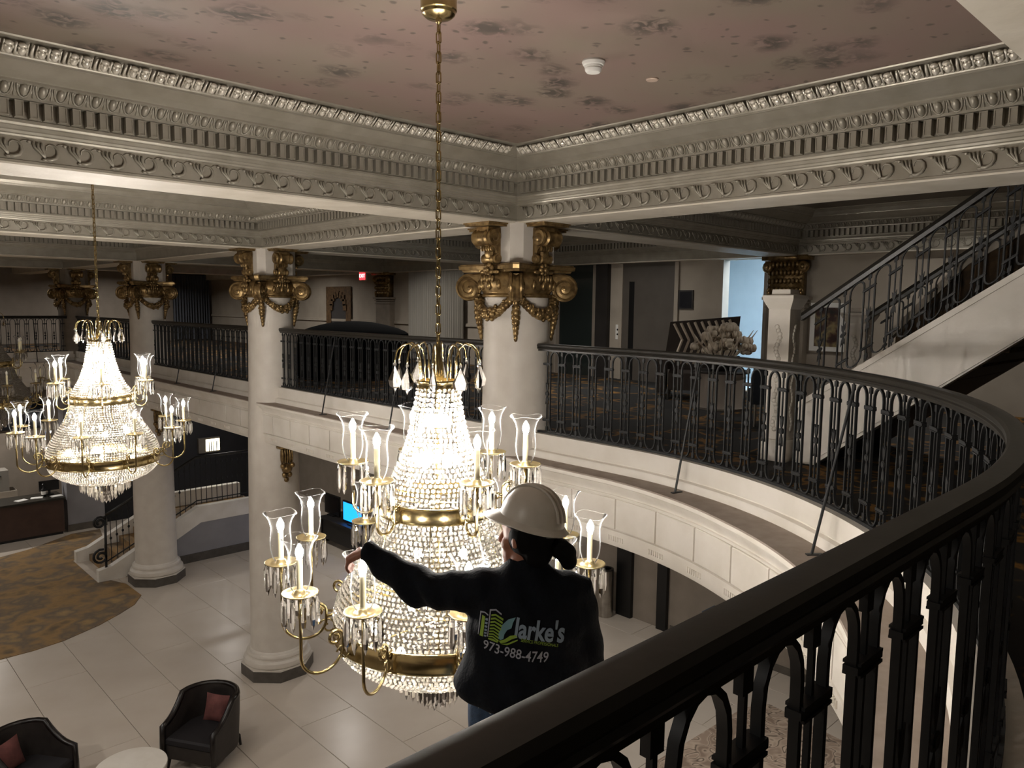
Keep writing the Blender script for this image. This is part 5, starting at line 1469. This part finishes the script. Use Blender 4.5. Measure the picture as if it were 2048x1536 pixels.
for k in range(N):
    q = 2 * math.pi * k / N; fr = max(0, math.cos(q)); ex_ = 0.018 + 0.06 * fr ** 2.5
    r0.append(hatp(0.130 * math.cos(q), 0.108 * math.sin(q), 0.012)); r1.append(hatp((0.137 + ex_) * math.cos(q), (0.114 + ex_ * 0.7) * math.sin(q), -0.010 - 0.018 * fr)); r2.append(hatp((0.137 + ex_ - 0.004) * math.cos(q), (0.11 + ex_ * 0.7) * math.sin(q), -0.016 - 0.018 * fr))
r3 = [hatp(0.126 * math.cos(2 * math.pi * k / N), 0.104 * math.sin(2 * math.pi * k / N), 0.0) for k in range(N)]
br.loft([r0, r1, r2, r3], cap=False); br.build('brim', M_HAT, ho, smooth='auto')
rd = MB()
for s in (-0.022, 0, 0.022):
    rd.tube([hatp(0.137 * math.cos(a) ** 0.9 if math.cos(a) > 0 else -0.137 * (-math.cos(a)) ** 0.9, s, 0.137 * math.sin(a)) for a in [math.pi * (0.08 + 0.84 * i / 14) for i in range(15)]], 0.006 if s else 0.008, 6)
rd.build('ridge', M_HAT, ho, smooth=True)
sb = MB(); sb.loft([[hatp(r * math.cos(2 * math.pi * k / N), r * 0.83 * math.sin(2 * math.pi * k / N), u) for k in range(N)] for r, u in ((0.122, 0.01), (0.118, -0.03), (0.112, -0.03), (0.114, 0.01))], cap=False); sb.build('sweatband', M_BLACK, ho)
# jacket
j = MB()
secs = [(0.985, -0.015, 0.02, 0.235, 0.165), (1.0, -0.02, 0.02, 0.262, 0.182), (1.04, -0.02, 0.02, 0.268, 0.188), (1.10, -0.015, 0.02, 0.252, 0.176), (1.2, -0.008, 0.02, 0.236, 0.165), (1.30, 0.0, 0.02, 0.235, 0.16), (1.38, 0.0, 0.02, 0.225, 0.148), (1.44, 0.0, 0.02, 0.185, 0.125), (1.485, 0.0, 0.02, 0.115, 0.095), (1.52, -0.005, 0.022, 0.082, 0.08), (1.545, -0.008, 0.024, 0.078, 0.078)]
j.loft([ringp((cx, cy, z), ax, ay, 20) for z, cx, cy, ax, ay in secs])
limb(j, [SH_L + Vector((0.10, 0.0, -0.03)), SH_L + Vector((0.0, 0, -0.02)), (SH_L + EL_L) / 2 + Vector((0, 0, -0.015)), EL_L, (EL_L + WR_L) / 2, WR_L - Vector((-0.03, 0.01, 0.01)), WR_L], [0.085, 0.088, 0.084, 0.076, 0.064, 0.05, 0.046], 14)
limb(j, [SH_R + Vector((-0.07, 0, 0.0)), SH_R, (SH_R + EL_R) / 2, EL_R, (EL_R + WR_R) / 2, WR_R - Vector((0, 0.02, -0.02)), WR_R], [0.08, 0.09, 0.085, 0.074, 0.062, 0.05, 0.045], 14)
for p, r in (((-0.12, 0.02, 1.415), (0.10, 0.09, 0.075)), ((0.13, 0.02, 1.405), (0.105, 0.1, 0.08)), ((-0.13, -0.03, 1.30), (0.08, 0.09, 0.11))): j.ellip(p, r, 12, 8)
jk = fused(j, 'jacket', M_JACK, 0.011, body, 5)
# wrinkle the cloth a little
for v in jk.data.vertices:
    x, y, z = v.co
    w = 0.004 * math.sin(38 * z + 9 * x + 3 * math.sin(14 * x)) + 0.003 * math.sin(55 * x + 21 * z)
    if x < -0.28: w *= 1.8
    v.co += v.normal * w
jk['label'] = 'navy-black jacket with printed company back'
# jeans and boots
t_ = MB()
t_.loft([ringp((cx, 0.02, z), ax, ay, 18) for z, cx, ax, ay in ((0.80, -0.02, 0.20, 0.15), (0.88, -0.02, 0.215, 0.16), (0.95, -0.02, 0.215, 0.155), (1.03, -0.015, 0.205, 0.145))])
for s in (-1, 1):
    limb(t_, [(s * 0.10 - 0.02, 0.02, 0.88), (s * 0.11 - 0.01, 0.02, 0.66), (s * 0.11, 0.0, 0.47), (s * 0.11, 0.03, 0.25), (s * 0.11, 0.04, 0.09)], [0.115, 0.10, 0.078, 0.07, 0.072])
fused(t_, 'jeans', M_JEAN, 0.012, body, 4)
for s in (-1, 1):
    bo = MB(); bo.ellip((s * 0.11, 0.02, 0.05), (0.05, 0.07, 0.05), 12, 8); bo.ellip((s * 0.115, 0.13, 0.035), (0.05, 0.11, 0.035), 12, 8); bo.tube([(s * 0.11, 0.03, 0.05), (s * 0.11, 0.03, 0.17)], [0.055, 0.06], 12)
    bo.span((s * 0.115 - 0.05, -0.05, 0.0), (s * 0.115 + 0.05, 0.22, 0.02))
    fused(bo, 'boot', M_BOOT, 0.008, body, 2)
bl = MB(); bl.loft([ringp((-0.016, 0.02, z), 0.212, 0.152, 20) for z in (0.955, 0.99)]); bl.build('belt', mat('pale belt edge', '8d8f8a', 0.6), body, smooth='auto')

# printed back: flat artwork laid on the cloth along the back's own direction
bvh = BVHTree.FromObject(jk, bpy.context.evaluated_depsgraph_get()) if False else BVHTree.FromPolygons([tuple(v.co) for v in jk.data.vertices], [tuple(p.vertices) for p in jk.data.polygons])
def lay(me_or_mb, name, mt, cx, cz, rot, lift=0.0035, sx=1.0, sz=1.0):
    """artwork in its own x/y plane -> x along the back, z up, cast onto the jacket from behind"""
    if isinstance(me_or_mb, MB): me_ = me_or_mb.mesh(name, mt)
    else: me_ = me_or_mb
    bmx = bmesh.new(); bmx.from_mesh(me_)
    bmesh.ops.subdivide_edges(bmx, edges=[e for e in bmx.edges if e.calc_length() > 0.02], cuts=3, use_grid_fill=True)
    bmesh.ops.triangulate(bmx, faces=bmx.faces)
    ca, sa = math.cos(rot), math.sin(rot)
    for v in bmx.verts:
        x, z = v.co.x * sx, v.co.y * sz
        X, Z = cx + x * ca - z * sa, cz + x * sa + z * ca
        hit = bvh.ray_cast(Vector((X, -1.0, Z)), Vector((0, 1, 0)))
        y = hit[0].y if hit[0] is not None else -0.14
        v.co = Vector((X, y - lift, Z))
    bmx.to_mesh(me_); bmx.free()
    o = bpy.data.objects.new(name, me_); col.objects.link(o); o.parent = jk
    return o
M_PW = mat('pale blue-grey print', '8a9aab', 0.7); M_PG = mat('lime print', '8fae3a', 0.7); M_PT = mat('teal-grey print', '6f97a0', 0.7); M_PN = mat('grey white print', 'a7a9b3', 0.7)
RT = -0.13
C0 = (-0.043, 1.285)
def lp(px, py):                                           # artwork pixel (crop of the print) -> back coordinates
    return (C0[0] + (px - 900) / 11.38 / 525.0 * 1.04, C0[1] - (py - 780) / 11.38 / 525.0 * 1.04)
def poly2(pts, name, mt):
    q = [lp(*p) for p in pts]
    m = MB(); m.add([(x, z, 0) for x, z in q], [tuple(range(len(q)))])
    return lay(m, name, mt, 0, 0, 0)
poly2([(140, 410), (205, 410), (160, 850), (85, 850)], 'print_tower', M_PG)
for k in range(6): poly2([(215 - 6 * k, 430 + 72 * k), (270 - 6 * k, 430 + 72 * k), (262 - 6 * k, 475 + 72 * k), (207 - 6 * k, 475 + 72 * k)], 'print_window', M_PW)
poly2([(60, 840), (45, 840), (95, 360), (200, 330), (275, 360), (270, 385), (195, 352), (115, 382)], 'print_outline', M_PN)
poly2([(270, 820), (250, 820), (305, 260), (440, 240), (560, 320), (555, 350), (430, 268), (328, 285)], 'print_outline', M_PN)
for k in range(8):
    x0, y0 = 340 - 8 * k, 345 + 64 * k; xe = 600 - 14 * k
    poly2([(x0, y0), (x0 + 90, y0 - 12), (xe, y0 + 72), (xe - 10, y0 + 112), (x0 + 90, y0 + 22), (x0 - 2, y0 + 34)], 'print_floor_band', M_PG)
poly2([(275, 850), (380, 845), (480, 900), (480, 925), (275, 885)], 'print_floor_band', M_PG)
poly2([(860, 355), (700, 420), (570, 540), (500, 700), (500, 830), (540, 850), (600, 820), (620, 720), (680, 630), (770, 590), (800, 480)], 'print_letter', M_PT)
poly2([(505, 870), (600, 840), (740, 740), (860, 720), (900, 770), (780, 810), (650, 890), (540, 925)], 'print_swoosh', M_PG)
poly2([(540, 935), (680, 910), (800, 850), (905, 810), (905, 835), (800, 890), (680, 945)], 'print_swoosh', M_PG)
cx, cz = lp(1375, 650); lay(text_mesh("larke's", 0.078, M_PW, 0.0, 'print_name', 0.0022), 'print_name', M_PW, cx, cz, RT, sx=0.94, sz=1.3)
cx, cz = lp(1370, 890); lay(text_mesh('SERVICE PROFESSIONALS', 0.0175, M_PG, 0.0, 'print_tagline'), 'print_tagline', M_PG, cx, cz, RT - 0.05, sx=0.72, sz=1.0)
cx, cz = lp(865, 1130); lay(text_mesh('973-988-4749', 0.047, M_PN, 0.0, 'print_number', 0.0004), 'print_number', M_PN, cx, cz, RT, sx=0.93, sz=1.15)

# scaffold tower he stands on (below the picture)
sf = empty('scaffold_tower', (PX, PY, 0)); sf.rotation_euler = (0, 0, PR); tag(sf, 'scaffold tower with plank deck under the worker beyond the near handrail', 'scaffold')
M_STEEL = mat('galvanised tube', '8d8f92', 0.4, 0.8)
for sx in (-0.38, 0.38):
    for sy in (-0.3, 0.3): MB().tube([(sx, sy, 0), (sx, sy, PZ - 0.06)], 0.024, 8).build('leg', M_STEEL, sf, smooth='auto')
for k in range(3):
    z0, z1 = 0.3 + 1.25 * k, 1.45 + 1.25 * k
    for sx in (-0.38, 0.38): MB().tube([(sx, -0.3, z0), (sx, 0.3, z1)], 0.016, 6).build('brace', M_STEEL, sf)
    for sy in (-0.3, 0.3): MB().tube([(-0.38, sy, z0), (0.38, sy, z0)], 0.016, 6).build('rung', M_STEEL, sf)
for k in range(3): MB().span((-0.40, -0.30 + 0.2 * k + 0.005, PZ - 0.06), (0.40, -0.30 + 0.2 * (k + 1) - 0.005, PZ)).build('plank', mat('scaffold plank', '8a6f4d', 0.8, noise='77603f', scale=12), sf)
